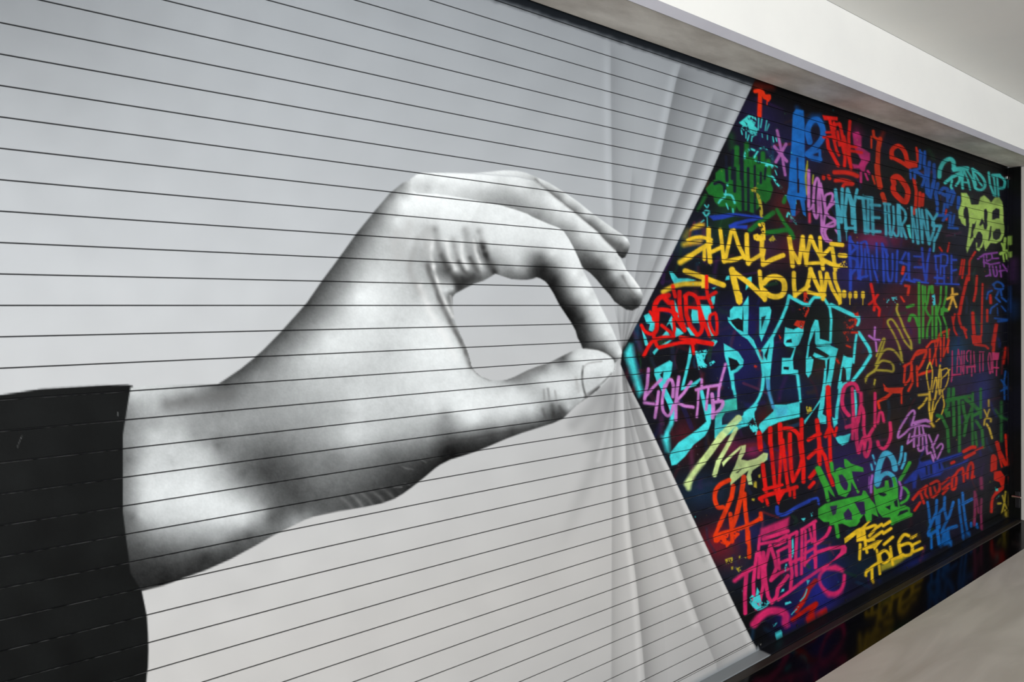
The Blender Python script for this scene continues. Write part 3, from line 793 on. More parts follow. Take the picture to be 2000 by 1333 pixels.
11 P 1290,790 1480,770 1580,810 1550,920 1480,1333 1370,1333 1420,1080 1410,960 1290,930 1250,900 1270,860 1430,930 1470,900
11 P 1650,890 1700,920 1780,930 1750,1080 1730,1230 1690,1230 1680,1080 1640,1040 1600,1333 1570,1333 1610,1080
11 30 1780,990 1800,760 1820,630
11 42 1850,600 1980,800 2000,860
11 42 2000,900 1900,1060 1770,1230
11 30 1045,1150 1070,1333
15 50 350,560 330,760 290,1000 280,1160
15 c60 340,640 380,610 420,590 440,585
15 P 210,1130 290,1160 300,1230 240,1300
15 40 580,700 600,940 590,1120
14 c45 760,170 740,320 700,450 640,560 560,650
14 90 600,650 480,740
14 P~ 380,790 600,700 640,910 540,930 400,960
14 P~ 530,930 640,900 660,980 640,1100 600,1160
14 P 930,590 1130,590 1350,540 1350,790 1000,880 830,960 740,1060 680,960 700,900 920,700
14 40 1320,120 1340,330 1360,540
14 P 1750,0 1880,0 1830,250 1780,270 1760,440 1750,600 1720,740 1780,780 1780,900 1680,900 1640,780 1680,550 1540,740 1430,910 1420,850 1540,720 1680,500 1730,260
20 P 1430,460 1500,430 1560,430 1680,390 1640,540 1540,590 1470,540
!64,205,185
13 P,1.2 1790,1020 1990,980 2000,1180 1800,1220 1740,1333 1640,1333 1660,1220
!70,150,200
14 50,1.5 830,200 850,400 920,640
14 P,4,0.5 940,620 1150,620 1150,760 980,800
!18,20,28
13 P 740,600 800,540 790,660 760,640
11 P 150,920 260,960 300,1020 240,1080 180,1100
11 P 180,440 280,410 340,440 345,590 260,550 200,480
11 P 580,400 640,380 600,500 580,560
11 P 620,900 690,740 650,960
11 P 910,700 970,680 980,730 900,730
11 P 870,1045 940,1050 935,1085 870,1080
11 P 1440,960 1470,930 1460,1080 1420,1280 1430,1100
11 P 340,270 350,420 335,580 330,440
#red_splatter|dark red flaked splatter on the huge turquoise word|186,44,26
11 P~ 1060,300 1140,270 1220,260 1190,340 1150,420 1100,380
11 P~ 1040,440 1150,450 1120,560 1000,500
11 P~ 880,480 920,500 950,580 930,590
11 P~ 1130,70 1180,60 1200,220 1130,200
11 P 1770,330 1800,350 1840,330 1850,390 1800,380
11 c30~ 1670,480 1720,540 1800,490 1800,430 1730,440
11 25~ 1660,600 1830,600
11 22~ 1670,620 1710,700
11 22~ 1690,770 1740,790
11 30~ 500,1040 540,1070
11 30~ 560,840 590,930
11 26~ 800,560 840,700
11 26~ 1560,950 1590,1000
#shall_make_no_law|bright yellow lines reading SHALL MAKE NO LAW|246,202,48
7 75 1200,150 1200,420 1225,680
7 c55 860,330 960,290 1080,280 1240,320
7 60,5 800,400 920,370 1060,350
7 75 1230,380 1060,480 880,600
7 85,2.5 900,590 740,690
7 P,3 900,170 960,80 1060,45 1130,60 1130,100 1040,140
7 60,8,0.5 820,270 860,200
7 55 1130,470 1130,640
7 62 1250,520 1420,440
7 60 1390,160 1420,420 1450,680
7 60 1570,180 1530,380 1480,600
7 62 1610,170 1690,420 1790,620
7 52 1460,680 1600,640 1780,600
7 52 1440,660 1560,670 1680,640
7 62 1820,230 1825,500 1840,700
8 54 255,0 260,200 280,370
8 50 280,350 380,290 460,240
8 56 460,0 450,180 470,380
8 60 470,380 600,310 730,260
8 P~ 340,20 370,0 490,0 500,60 440,80 380,70
8 50 480,190 470,250
4 P~ 1200,780 1290,760 1300,850 1300,980 1200,1000 1150,990 1140,930 1220,900
8 58 810,30 830,160 855,400
8 50 830,170 935,360
8 50 985,20 960,200 940,360
8 46 985,20 1003,200 1035,380
8 50 1090,20 1050,200 1030,360
8 50 1090,20 1150,160 1230,300
8 44 1030,370 1150,360 1260,360
8 46 1210,30 1220,200 1250,440
8 50 1340,170 1270,240 1230,260
8 56 1230,310 1350,370 1440,400
8 50 1370,170 1390,300 1410,450
8 56 1360,110 1500,125
8 60 1470,260 1540,265
8 P~ 1400,400 1480,360 1540,330 1575,420 1480,420 1420,440
8 80 65,450 100,620 160,860
8 64 90,480 280,620 490,820
8 P 120,740 190,750 205,830 150,900
8 52 425,470 440,640 490,840
8 c70 480,620 540,560 640,540 730,590 750,690 720,770 640,800 550,780 480,720
8 54 870,490 870,620 885,790
8 50 890,780 1030,680 1060,660
8 52 1090,440 1070,560 1030,700
8 52 1085,440 1160,620 1250,800
8 46 1060,740 1180,770 1270,780
8 46 1210,480 1230,600 1250,830
8 46 1300,500 1280,640 1250,830
8 46 1300,500 1370,700 1470,870
8 46 1400,490 1410,600 1470,760 1470,880
8 56 1525,740 1525,790
8 46 1603,760 1603,800
8 48 1675,750 1675,800
8 48 1770,750 1770,800
8 10 1600,820 1600,900
8 10 1770,820 1768,910
8 12 160,880 160,910
8 12 1460,880 1458,915
7 85 820,830 960,880 1440,1060
7 76,2 460,1170 620,1080 800,1040 1100,1040
7 P 1090,890 1190,930 1200,1110 1080,1110
#red_script|red brush script word beside the pinched fingertips|230,22,16
10 60 950,160 990,330
10 c80 650,700 660,480 740,350 880,310
10 c64 660,560 760,540 900,560 1010,620
10 66 940,420 970,620 1130,860
10 66 1060,250 1060,480 1090,680 1140,880
10 c62 1150,320 1220,280 1330,340 1380,500 1400,700 1430,800
10 66 1160,340 1170,620 1230,800 1350,960
10 c62 1350,960 1390,930 1420,880 1440,760
10 56 1380,350 1500,350 1650,260
10 54 1500,0 1500,180 1520,330 1590,500
10 50 1200,500 1360,520
10 56 1400,560 1460,740 1550,970
10 66 700,600 690,860 640,950
10 c52 440,800 500,900 600,940 680,900
10 52 770,800 900,900 970,980
10 48 960,700 980,860 950,990
10 c48 1640,600 1560,640 1550,760 1600,900 1660,950 1670,760 1650,620
10 c56 480,1290 600,1080 760,1000 960,990
10 c54 720,1160 900,1120 1100,1080 1300,1090
10 74 1080,1000 1300,1050 1590,1100
10 48 1270,1090 1290,1250
10 45 580,580 680,720
10 56 690,1130 640,980
10 80,2 800,330 900,440
#kick_it_lilac|lilac words KICK IT over the turquoise block word|206,128,206
13 50 555,510 535,760 490,1000
13 48 760,680 640,800 500,960
13 46,2 490,1060 640,1080
13 48 720,880 700,1040 660,1300
13 c52 830,800 880,700 930,690 960,800 950,960
13 c48 820,780 780,1000 790,1180 860,1270 920,1230 960,1100
13 52 1050,640 1020,860 1000,1100 1000,1333
13 48 1250,720 1130,900 1000,1040
13 50 1000,1050 1140,1110 1280,1130
13 48 1330,850 1500,800 1720,770
13 38 1370,840 1360,1080 1340,1290
13 40 1420,680 1420,800
13 40 1530,830 1510,1000 1490,1170
13 42 1810,430 1730,720 1700,840 1690,1000
13 60 1590,920 1610,1140 1600,1300
13 c56 1640,1050 1760,1040 1740,1140 1640,1240
#lemon_arrow|pale lemon flowing stroke ending in a broad hook|214,238,156
19 110 1270,230 1160,340 960,560
19 104 1000,500 820,760 680,940
19 100,3 680,940 540,1120 430,1300
19 66 1230,400 1100,660 940,940
19 74 940,940 880,1150
19 P 1300,680 1390,660 1380,780 1310,900 1420,920 1560,880 1680,790 1750,800 1740,900 1650,970 1500,1080 1470,1150 1500,1310 1430,1310 1400,1180 1430,1080 1300,1180 1140,1320 1130,1170 1220,990 1310,720 1200,820 1060,960 1020,1020 1000,950 1160,800
23 80,3 60,330 40,450
!22,22,28
19 P 1220,1120 1300,1060 1330,1050 1260,1120
19 8 1310,690 1315,740
#orange_twenty_four|orange red figures 24 above the pink word|234,56,14
23 c70 700,320 560,390 480,500 470,640 520,760 600,760
23 72 770,420 740,600 640,830 540,1060
23 56 540,1060 470,1220 480,1310
23 78 940,270 900,560 820,900 760,1060
23 66 950,540 960,760 990,1010 1000,1330
23 66 720,870 740,1080 750,1320
23 c62 470,1240 600,1180 800,1130 1000,1060 1150,980 1210,930
23 62 1215,860 1220,960
24 45 545,260 555,480
24 52 555,500 555,590
24 P~ 100,290 270,250 430,220 430,300 260,470 240,430 120,400 100,340
#red_name|tall bright red capital name with long drips|228,22,18
20 82 190,390 210,640
20 66 250,900 270,1100 300,1330
20 70 370,310 370,560
20 60 380,560 410,900 450,1300
23 56 1270,470 1430,430 1560,400
20 76 530,250 540,560
20 50 545,600 530,950 510,1330
20 56 570,500 610,900 660,1280
20 62 690,400 690,640 710,960 740,1160
20 c64 600,310 720,320 830,420 860,620 880,760
20 64 880,170 880,560 910,900 910,1180
20 54 890,780 850,960 740,1180
20 70 1130,180 1170,560 1170,860
20 60 990,500 1100,430 1180,400
20 60 990,790 1110,680 1200,640
20 70 1020,1110 1100,1010
20 56 1010,1270 1080,1190
20 60 1190,660 1260,760 1330,1060 1390,1230
20 50 1150,700 1180,900
20 56 1310,0 1330,200 1340,560 1350,850
14 80 1810,310 1820,560 1830,760
20 60 1330,300 1270,440
20 42 1350,280 1420,430 1450,300
23 52 1220,640 1240,660
23 50 1310,640 1330,720
23 P 1450,540 1560,520 1640,480 1560,600 1510,720 1480,690
23 46 1690,500 1690,570
23 46 1760,440 1765,600
23 64 1200,620 1330,560 1480,520 1650,480 1800,430
#magenta_number|magenta dripping number right of the tall red name|210,42,96
21 c62 300,200 260,100 180,80 90,130 50,250 40,380 70,500 150,600
21 52 205,160 215,420 230,640 240,840
21 46 215,640 210,980
21 c56 300,700 330,520 350,450 390,560 390,760
21 60 290,640 270,860 280,1060 310,1200
21 c56 310,1200 350,1060 370,1000 390,960
21 50 390,760 400,900 430,960
21 54 540,820 470,940 400,1060
21 c54 480,930 500,1080 470,1200 430,1270 400,1180 410,1060
21 46 575,240 575,560 570,780
21 c46 620,720 650,560 690,560 720,700
21 c54 820,720 830,900 800,1040 720,1140 640,1100 620,1030
21 60 110,790 210,760
21 56,2 345,240 350,400
#steel_blue_six|steel blue figure 6 with two dashes beside it|66,166,202
22 c92 1400,470 1370,330 1300,230 1220,240 1150,400 1110,600 1110,720
22 c72 1130,700 1180,590 1280,540 1370,600 1400,700 1400,860 1360,980
22 58 1380,900 1330,1000 1230,1040
22 42 1515,110 1500,260 1465,390
22 42 1570,220 1560,340 1510,460
22 34~ 1010,380 1030,480
22 30~ 1040,250 1080,390
#green_not_word|bright green chunky word NOT with a second green word below|56,164,52
22 95 150,470 230,650 290,780
22 58 270,780 310,980
22 P 100,450 180,430 250,560 330,720 400,860 430,940 350,870 300,780
22 56 365,380 380,520 440,620
22 P 440,480 500,440 590,470 680,540 690,680 680,820 600,930 480,900 430,760 410,600
22 P 570,310 610,310 680,380 880,450 890,520 700,510 720,640 820,860 790,870 690,680 640,540 580,430
22 P 150,1120 260,1040 480,980 700,930 860,900 880,820 920,830 1000,960 1080,1060 1100,1150 1130,1250 1020,1200 1010,1333 940,1333 900,1200 830,1290 700,1290 680,1333 330,1333 240,1333 150,1260
22 P 1050,720 1100,800 1230,760 1240,660 1290,660 1310,780 1380,760 1350,600 1400,600 1450,760 1450,940 1480,1080 1560,1060 1640,1100 1650,1180 1690,1200 1680,1240 1500,1290 1340,1333 1340,1260 1200,1260 1130,1180 1090,1080 1060,900
22 c42 1500,1030 1590,970 1620,880 1580,800 1530,770
22 56 1640,370 1540,560 1480,650
26 P 0,240 200,180 360,300 480,250 500,320 440,400 330,415 210,360 0,390
26 62 110,390 140,570
26 56 660,180 660,300
26 56 1020,200 1020,360
26 52 1040,340 1200,270 1320,220
!46,28,74
22 P 480,570 540,560 600,630 640,720 620,820 570,810 510,720
22 P 340,1080 460,1060 440,1200 390,1230
22 P 560,1200 640,1110 700,1200 700,1300 590,1300
22 P 740,1010 900,1000 920,1200 850,1220
22 P 700,720 760,800 790,900 700,900
!20,26,40
22 P 1130,860 1230,860 1270,890 1220,920 1150,900
22 P 1440,1240 1480,1160 1600,1130 1620,1160
22 P 1380,1000 1440,960 1450,1090 1400,1080
22 P 1240,1090 1330,1060 1320,1140
#lilac_ticks|lilac curved ticks either side of the steel blue six|160,92,182
22 40 1030,580 1010,700 1010,850
22 35 1470,680 1510,780 1490,950
22 14~ 980,600 970,780
#pink_together|hot pink word TOGETHER with sweeping underlines|220,42,106
30 34,2.5 70,590 120,550 160,520
30 36,1 150,528 240,470
30 36,1 178,530 165,700 168,890
30 32 275,335 255,480 243,600 246,760 272,850
30 30 300,330 322,480 332,640 290,835
30 28 300,360 290,560
30 34 335,330 348,560 378,735 410,790
30 32 395,270 345,470 352,560
30 c34 410,790 455,735 470,660 520,600 560,545
30 32 400,265 440,390 455,470 405,585
30 30 405,585 480,520 560,480
30 28 440,265 470,260 535,225
30 28 465,320 565,270
30 26 470,330 482,480
30 28 480,430 560,395
30 30 575,185 582,400 600,520 585,660
30 28 535,195 640,140
30 28 645,140 632,380 640,540
30 28 580,425 700,375
30 26 690,120 688,400 685,530
30 24 722,130 722,300 715,450
30 30 690,120 815,40
30 30 800,50 812,260 816,470
30 22 760,110 785,230
30 24 725,240 800,200
30 26 715,340 800,290
30 24 720,430 790,360 815,400
30 c30 950,100 935,140 900,190 830,245
30 32 815,330 950,290 1080,275
30 P 1060,265 1105,280 1100,330 1000,400 930,445 900,455 980,395 1040,330
30 28 925,445 850,490 700,590 560,700 470,765
30 c30,1.5 905,478 860,530 850,580 870,640 920,690 985,705 1045,675 1075,610 1080,540
30 P,3 930,455 1000,437 1082,482 1068,515 990,497 895,492
30 P,4 875,640 930,690 990,705 1050,680 1075,620 1060,700 1000,745 930,740 890,700
30 P,3,0.85 310,110 575,0 565,85 540,120 400,150 340,190 300,180
30 36 335,205 560,132
30 28 312,250 470,220 550,172
30 26 300,180 290,300
25 c125,3 440,1000 540,880 680,790 860,790 950,850 950,980
#red_zigzag|dark red zigzag at the bottom of the shutter beside pink underline|188,26,16
25 74,1.5 1440,290 1330,420 1230,640 1130,780
25 66,1.5 1450,660 1290,760 1060,930
25 60,1.5 1450,680 1340,840 1290,980
25 66,1.5 1600,770 1440,880 1340,880
25 56,2 1340,860 1280,1020
#cyan_flakes|flaked turquoise paint between the pink letters near the bottom|70,205,212
25 P~ 340,600 410,520 460,560 490,400 530,480 560,640 640,600 700,640 660,700 560,760 500,780 420,720
25 P~ 850,440 930,420 930,460 870,480
25 P~ 930,650 1040,620 1050,650 950,690
25 P 1290,280 1350,280 1310,360
25 P~ 780,1150 890,1080 880,1180 800,1200
25 P~ 730,1000 820,970 760,1060
25 20 1300,430 1280,500 1250,560 1190,620
25 18~ 1160,720 1050,840
24 P~ 1110,340 1130,340 1140,560 1110,610
24 P~ 1030,680 1050,680 1030,780 1010,760
24 P~ 1230,90 1290,80 1270,130
24 P~ 1360,0 1420,0 1400,60
22 P~ 20,1160 110,1100 110,1180 40,1250
#blue_arc|royal blue arc below the tall red name|32,62,168
23 c58 1480,760 1490,860 1600,880 1800,760 2000,660
22 c38 0,980 80,955 140,950 160,1040
#yellow_flecks|mustard yellow flecks left of the pink word|176,158,48
24 P~ 240,620 340,590 340,660 260,690
24 P~ 380,740 460,710 460,760 420,790
24 P 420,580 440,570 440,610 425,620
24 P 320,720 345,710 345,750 325,760
24 P 490,590 520,590 510,610
14 P~ 1450,620 1540,610 1550,700 1470,740
14 P~ 1470,920 1540,940 1480,970
23 P 1170,240 1210,220 1210,280 1180,280
23 P~ 1100,340 1150,340 1150,450 1100,430
23 P 1070,620 1120,620 1110,660 1070,650
4 P~ 1340,990 1400,930 1440,1000 1380,1030
4 P~ 1110,330 1180,300 1180,370 1130,390
4 c40~ 1180,330 1210,430 1240,560 1250,680
#tree_house|yellow words TREE HOUSE low on the shutter|250,202,38
!176,164,48
26 P,3,0.9 830,1040 1030,960 1200,880 1340,850 1180,975 1040,1065 840,1140
!250,202,38
26 P 240,600 440,450 520,420 640,310 670,320 600,400 580,440 590,600 640,640 620,660 560,640 440,660 440,540 250,690
26 54 480,470 480,600
26 c48 600,440 740,390 750,440 650,560
26 48 640,640 840,500 860,490
26 48 780,420 850,370
26 52 880,400 980,330
26 48 880,520 1000,440
26 48 890,700 1030,580
26 P 530,760 780,640 740,640 870,620 730,800 710,760 540,800
26 46 560,460 590,720 610,830
26 46 500,700 490,940
26 46 600,640 720,620
26 42 770,790 800,960 820,1180
26 46 600,1150 700,1060 820,980
26 46 690,1080 695,1280
26 c42 620,1120 600,1150 590,1200 595,1210
26 c48 830,960 820,860 900,800 970,850
26 c44 970,850 980,930 900,1000 830,980
26 42 990,740 1010,880 1030,1030
26 52 1040,940 1160,900
26 c52 1290,560 1220,540 1150,620 1130,700 1150,820 1170,900
26 c50 1160,720 1290,680 1350,740 1330,850 1240,880 1180,860
26 46~ 1330,600 1440,540
26 42 1370,700 1470,650
26 46 1370,820 1510,760
#kick_it_blue|mid blue words KICK IT low at the right of TREE HOUSE|24,106,190
28 42 430,430 450,560 470,760
28 46 580,400 570,620 590,860 620,1100
28 46 560,620 480,800 440,940
28 52 450,970 560,900
28 36 490,980 495,1180
28 46 710,350 700,520 740,700
28 c46 620,840 620,640 650,570 690,530
28 46 850,430 790,640 700,820 660,930
28 56 770,860 900,820
28 P,2 680,870 780,860 800,1010 830,1120 640,1120
28 42 940,390 950,560 980,780 1010,990
28 42 1000,280 1010,440 1050,760 1090,970
28 50 1000,460 1150,380
28 42 1140,770 1140,820
28 36 1230,780 1230,820
28 50 590,900 620,1120
#red_orange_word|slanting orange red word with a long flourish at mid right|214,50,26
15 P 1040,580 1110,650 1380,640 1330,740 1200,740 1110,830 940,900 940,860 1080,780 1140,730 1060,700
15 42 960,900 980,980
15 25 1340,700 1340,900
15 38 1400,280 1380,560
15 c38 1380,300 1500,260 1480,480 1400,600
15 38 1500,300 1520,560 1450,700
15 c42 1500,220 1600,60 1740,50 1680,240 1590,380
15 32 1590,300 1600,620
15 38 1620,440 1800,380
15 32 1800,20 1800,230
12 P 1400,1160 1500,1050 1620,1030 1600,1070 1480,1090 1410,1210
12 40 1250,1280 1400,1220
12 38 1580,1060 1640,930 1780,870
12 28 1640,940 1640,1180
12 28 1770,900 1760,1240
12 28 1700,960 1690,1300
17 32 330,150 280,350 200,620
17 28 380,160 370,560
17 28 540,150 420,480
17 28 260,200 290,650
17 38 0,800 180,750
17 36 100,280 200,170 330,140
#green_tall_word|bright green tall word between the royal blue line and orange word|62,150,52
12 38 1290,110 1290,500 1300,1080
12 36 1350,160 1360,560 1355,1000
12 30 1390,170 1390,420
12 36 1460,170 1430,400 1400,520
12 54 1500,170 1510,260
12 38 1390,520 1440,620 1500,680
12 c34 1490,660 1440,800 1425,900 1420,1000
12 30 1510,480 1510,1010
12 34 1650,170 1640,420 1580,620
12 40 1570,480 1570,1000
12 30 1600,640 1640,760 1650,980
12 36 1735,170 1730,330 1690,500
12 P 1640,520 1690,500 1780,540 1770,580 1700,580 1690,650 1640,640
12 30 1680,640 1740,820 1750,990
12 c50 1130,720 1160,640 1230,660 1280,800
12 46 1100,500 1200,470
!70,195,205
12 P~ 1500,310 1550,290 1560,460 1530,490 1500,420
#olive_script|olive yellow looping script left of the slanting orange word|166,152,52
12 c36 940,460 930,560 990,700 1060,880 1150,1050 1170,1180
12 c32 1170,1190 1060,1060 960,860 860,710 790,720 790,780 880,940 960,1120 1010,1300
12 c30 600,1300 680,1080 720,1010 730,1060 660,1250
15 c36 920,280 1010,100 1100,20 1210,40 1300,140 1360,230
15 32 1310,0 1350,200
15 32 1030,0 930,280
15 c36 900,380 1000,220 1120,220 1200,280 1200,380 1100,370 900,360
15 c38 890,380 800,440 780,470 760,500
15 30~ 910,520 880,660
15 30~ 760,500 760,560
#yellow_you|golden yellow tangled word left of the pink laugh line|216,176,52
17 c28 160,580 110,700 100,860 150,1150 180,1330
17 c26 170,590 210,740 200,1000 170,1150
17 c28 270,880 240,1020 220,1090 210,1160
17 28 290,880 300,1000 260,1280
17 32 360,640 340,820 330,1050 350,1210
17 28 380,720 380,1000 360,1200
17 c24 380,740 500,700 530,850 480,1040 400,1150
17 26 550,720 460,840 390,900
17 24 400,1120 430,1330
18 28 580,40 575,300 600,500
18 26 640,170 620,340 610,500
18 32 540,140 480,240 420,290
18 26 660,160 690,40
18 c22 780,110 800,250 740,430 680,490
18 34,1.5 560,80 420,95
18 20 760,100 680,230 640,350
18 40,2 600,510 640,560
#orange_star|small orange star man right of the bright green tall word|228,174,62
12 36 1835,200 1840,320
12 42 1820,310 1910,290
12 38 1750,370 1840,330
12 36 1840,340 1775,540
12 34 1850,360 1900,500
#red_cross|red hand drawn X right of the yellow dots|214,32,26
12 46 510,130 540,270 570,420 560,550
12 42 620,300 560,390 480,460
12 42 590,460 650,540 640,640
#lilac_cross|small lilac cross left of the olive script|182,108,192
12 30 575,830 565,1000 590,1080 600,1220
12 36 480,970 560,1030 650,1040
#red_seven|small broken red 7 above the olive script|210,50,32
9 42 1070,820 1130,830 1110,960
9 30~ 1000,1000 1050,1080
9 50 1040,520 1020,620
#cyan_quotes|small turquoise quote marks above the olive script|76,196,208
9 P~ 840,1010 940,1000 930,1120 870,1080
9 P~ 760,1030 810,1020 800,1110 760,1100
#tall_red_strokes|tall dark red strokes beside the right guide rail|186,32,22
16 60 900,0 850,200 780,500 740,740
16 48 720,740 740,880 780,1000 870,1050
16 48 1080,0 1060,300 1020,480
16 66 1000,720 1010,950 1030,1180
16 38 1190,150 1180,600 1170,1150
16 P 970,1160 1170,1160 1180,1330 1000,1330
16 52 1340,380 1350,520
16 48 1280,660 1280,880
16 74 1460,950 1430,1130 1390,1330
16 36 600,800 640,1060 690,1150
16 36 650,740 620,900
16 42 820,1000 880,1200
6 38 1130,840 1030,1000 1020,1333
6 34 900,980 860,1240
6 34 940,980 900,1300
6 34 500,760 540,820
6 30 670,680 640,830
17 P 970,60 1170,60 1160,180 1000,220
17 c46 1040,230 1150,250 1240,260 1300,310
17 56 1430,60 1400,370
17 40,2 1640,300 1600,600
#blue_scribble|dark blue scribbled loops touching the right guide rail|26,74,152
16 c42 1400,160 1480,110 1580,160 1580,250 1450,240 1410,180
16 38 1540,260 1570,420 1650,490
16 c36 1370,280 1330,300 1300,320 1270,440
16 42 1500,300 1450,420 1530,500
16 c36 1480,540 1370,620 1350,670 1340,720
16 36 1430,820 1680,850
16 56 1500,880 1650,860
16 28 1480,620 1490,760
16 32 1560,580 1640,680
16 150,12,0.5 1800,560 1800,740
16 20,2,0.8 1725,200 1735,700
#purple_words|small purple words below the lime letters|132,64,152
6 32 1180,960 1290,880 1520,850
6 28 1280,900 1290,1100
6 c28 1330,880 1335,940 1340,1000 1420,960
6 28 1420,880 1440,960 1540,950
6 30 1280,1020 1400,1060 1560,1030
6 28 1380,1080 1400,1260
6 c28 1440,1090 1470,1260 1520,1240 1500,1100
6 28 1570,1080 1590,1280
6 28 1320,1270 1400,1240
6 30 1620,1060 1700,1180
6 34 1560,1180 1680,1150
6 90,9,0.5 1800,1000 1790,1300
#laugh_it_off|narrow pink words LAUGH IT OFF near the right guide rail|182,48,98
17 26 600,360 600,600 595,860 580,960
17 38 600,830 760,820
17 24 715,330 700,560 690,780
17 22 720,340 760,560 765,780
17 18 700,660 760,660
17 22 785,360 785,560 800,760
17 24 830,360 830,560 820,820
17 c24 930,350 890,380 880,500 900,560
17 24 960,360 960,620
17 24 1020,370 1030,560 1045,780
17 36 880,670 1040,660
17 28 890,680 890,800
17 24 980,690 980,850
17 22 1140,380 1135,600 1140,780
17 22 1130,375 1220,380
17 22 1200,390 1200,760
17 c24 1320,390 1300,540 1320,720 1340,800 1360,700 1350,440 1325,390
17 28 1390,400 1390,780
17 P 1380,390 1520,390 1500,540 1390,540
17 28 1380,680 1500,690
17 24 1470,540 1460,840
#blue_star|dark blue hand drawn star right of the pink laugh line|24,70,136
17 38 1640,760 1610,960 1620,1300
17 36 1560,930 1680,1100
17 34 1680,1080 1550,1140
#dark_green_letters|dark green tall letters below the pink laugh line|40,106,46
18 48 870,0 860,260 820,330
18 46 940,0 940,200 945,420 950,700
18 52 840,180 1000,140 1200,110
18 42 1020,170 1030,500 1030,940
18 46 1080,200 1100,350 1140,480 1100,700
18 56 1130,160 1240,240 1330,330
18 36 1230,60 1220,420 1230,850
18 36 1350,0 1350,440
18 P 800,350 890,330 900,420 830,430
18 46 780,450 850,600 870,940
18 56 700,400 760,420
18 46 1240,400 1330,360
18 42 1280,480 1370,620 1390,880
18 36 1270,650 1290,850
18 42 1210,300 1180,380 1110,520
18 40,2,0.8 1660,200 1660,420 1660,780
18 34,2,0.8 1570,320 1640,420 1740,460
#yellow_stickman|thin yellow stick figure right of the dark green letters|188,158,52
18 26 1470,170 1470,260
18 24 1400,310 1450,420
18 24 1480,310 1440,420
18 c28 1400,540 1420,450 1500,450 1500,490
18 32 1440,530 1480,600 1520,740
#lilac_star_word|lilac scrawled letters right of the magenta number|176,108,182
21 c36 1170,760 1220,580 1200,520 1140,560 1060,680 980,820 950,960 1050,900 1160,800 1300,760 1460,780
21 c56 1220,720 1300,700 1400,680 1450,700
21 36 1240,740 1210,960 1210,1110
21 30 1290,760 1300,920
21 30 1350,790 1370,900
21 36 1180,950 1300,930 1400,910
21 30 1140,900 1100,1060 1180,1000
21 30 1290,960 1290,1100
21 30 1350,960 1350,1090
21 c36 1270,1090 1290,1170 1350,1160 1360,1100
21 32 1400,930 1420,1100
21 32 1450,920 1500,1040 1560,1280
21 32 1600,920 1540,1060 1500,1120
21 36 1410,1120 1430,1230 1480,1200 1530,1300
21 c30 1580,1130 1650,1060 1680,1110 1640,1200 1590,1310
18 28 620,1020 660,1150 655,1280
#royal_blue_slant|slanting royal blue words above the small red words|30,54,156
27 P,2 40,780 160,640 260,540 300,420 340,440 480,400 520,450 600,400 960,290 1000,280 990,330 660,450 700,560 980,450 1090,390 1090,430 900,520 700,580 640,660 460,700 330,740 280,640 250,740 240,860 190,880 180,760 60,800
!18,20,34
27 25 410,520 420,640
27 34 485,500 490,620
27 26 620,470 630,540
27 22 700,450 710,520
#small_red_words|slanting small red words below the royal blue slant|202,36,22
27 46 190,1050 300,920 420,830
27 42 320,960 370,1110
27 38 400,850 390,960 430,1020
27 c44 480,800 590,750 630,830 600,940 500,1010 470,860
27 36 540,850 560,920
27 38 670,800 780,700
27 38 680,880 790,790
27 42 680,960 760,870
27 c42 830,700 880,660 900,720 880,860 830,880 830,720
27 42 890,640 930,580 1000,540
27 36 1000,640 1060,620
27 36 1010,560 1020,760
27 c42 1080,700 1090,540 1140,450 1170,530 1150,700
27 28 1190,670 1190,690
27 42 220,1230 310,1100
27 c56 1020,270 1130,210 1170,200 1200,200
27 52 1040,370 1190,290
27 26 1210,250 1330,200
27 46 820,460 860,440
#red_edge_letters|large dark red letters stacked beside the lower guide rail|192,36,22
27 66 1560,130 1600,280 1700,480
27 36 1700,0 1720,300 1740,480
27 c54 1480,580 1490,360 1530,380 1530,560
27 P 1510,600 1620,580 1690,680 1670,880 1500,990 1540,880 1630,850 1600,770 1510,740
27 c46 1640,880 1520,980 1480,1080 1470,1250
27 32 1590,320 1640,520
27 22 1800,280 1800,460
!60,180,170
27 P~ 1530,850 1600,850 1590,910 1540,920
27 P~ 1520,1060 1600,980 1580,1050
#dusky_pink_letter|dusky pink letter N right of the blue kick it words|132,44,82
28 42 1200,260 1200,560 1190,800
28 28 1220,300 1260,600
28 38 1310,380 1300,560 1310,860
28 54,2 1300,40 1310,200
#yellow_cross|small yellow cross in the bottom right corner of the shutter|168,146,46
28 30 1700,260 1680,440 1640,600
28 26 1650,320 1690,460 1720,530
28 36 1690,560 1690,660
28 38 1580,450 1620,450
"""

def spray(w, a, col, tag):
    a = a * ON_GROUND[w]
    a = a * np.clip(1.0 - 0.10 * np.clip(N30[w], 0, 2) + 0.03 * N6[w], 0.75, 1)
    shade = (1 + 0.03 * N6[w] + 0.02 * N2[w])[..., None]
    canvas[w] = canvas[w] * (1 - a[..., None]) + np.clip(col * 0.945 * shade, 0, 255) * a[..., None]
    if tag is not None: ident[w] = np.where(a > 0.5, tag, ident[w])

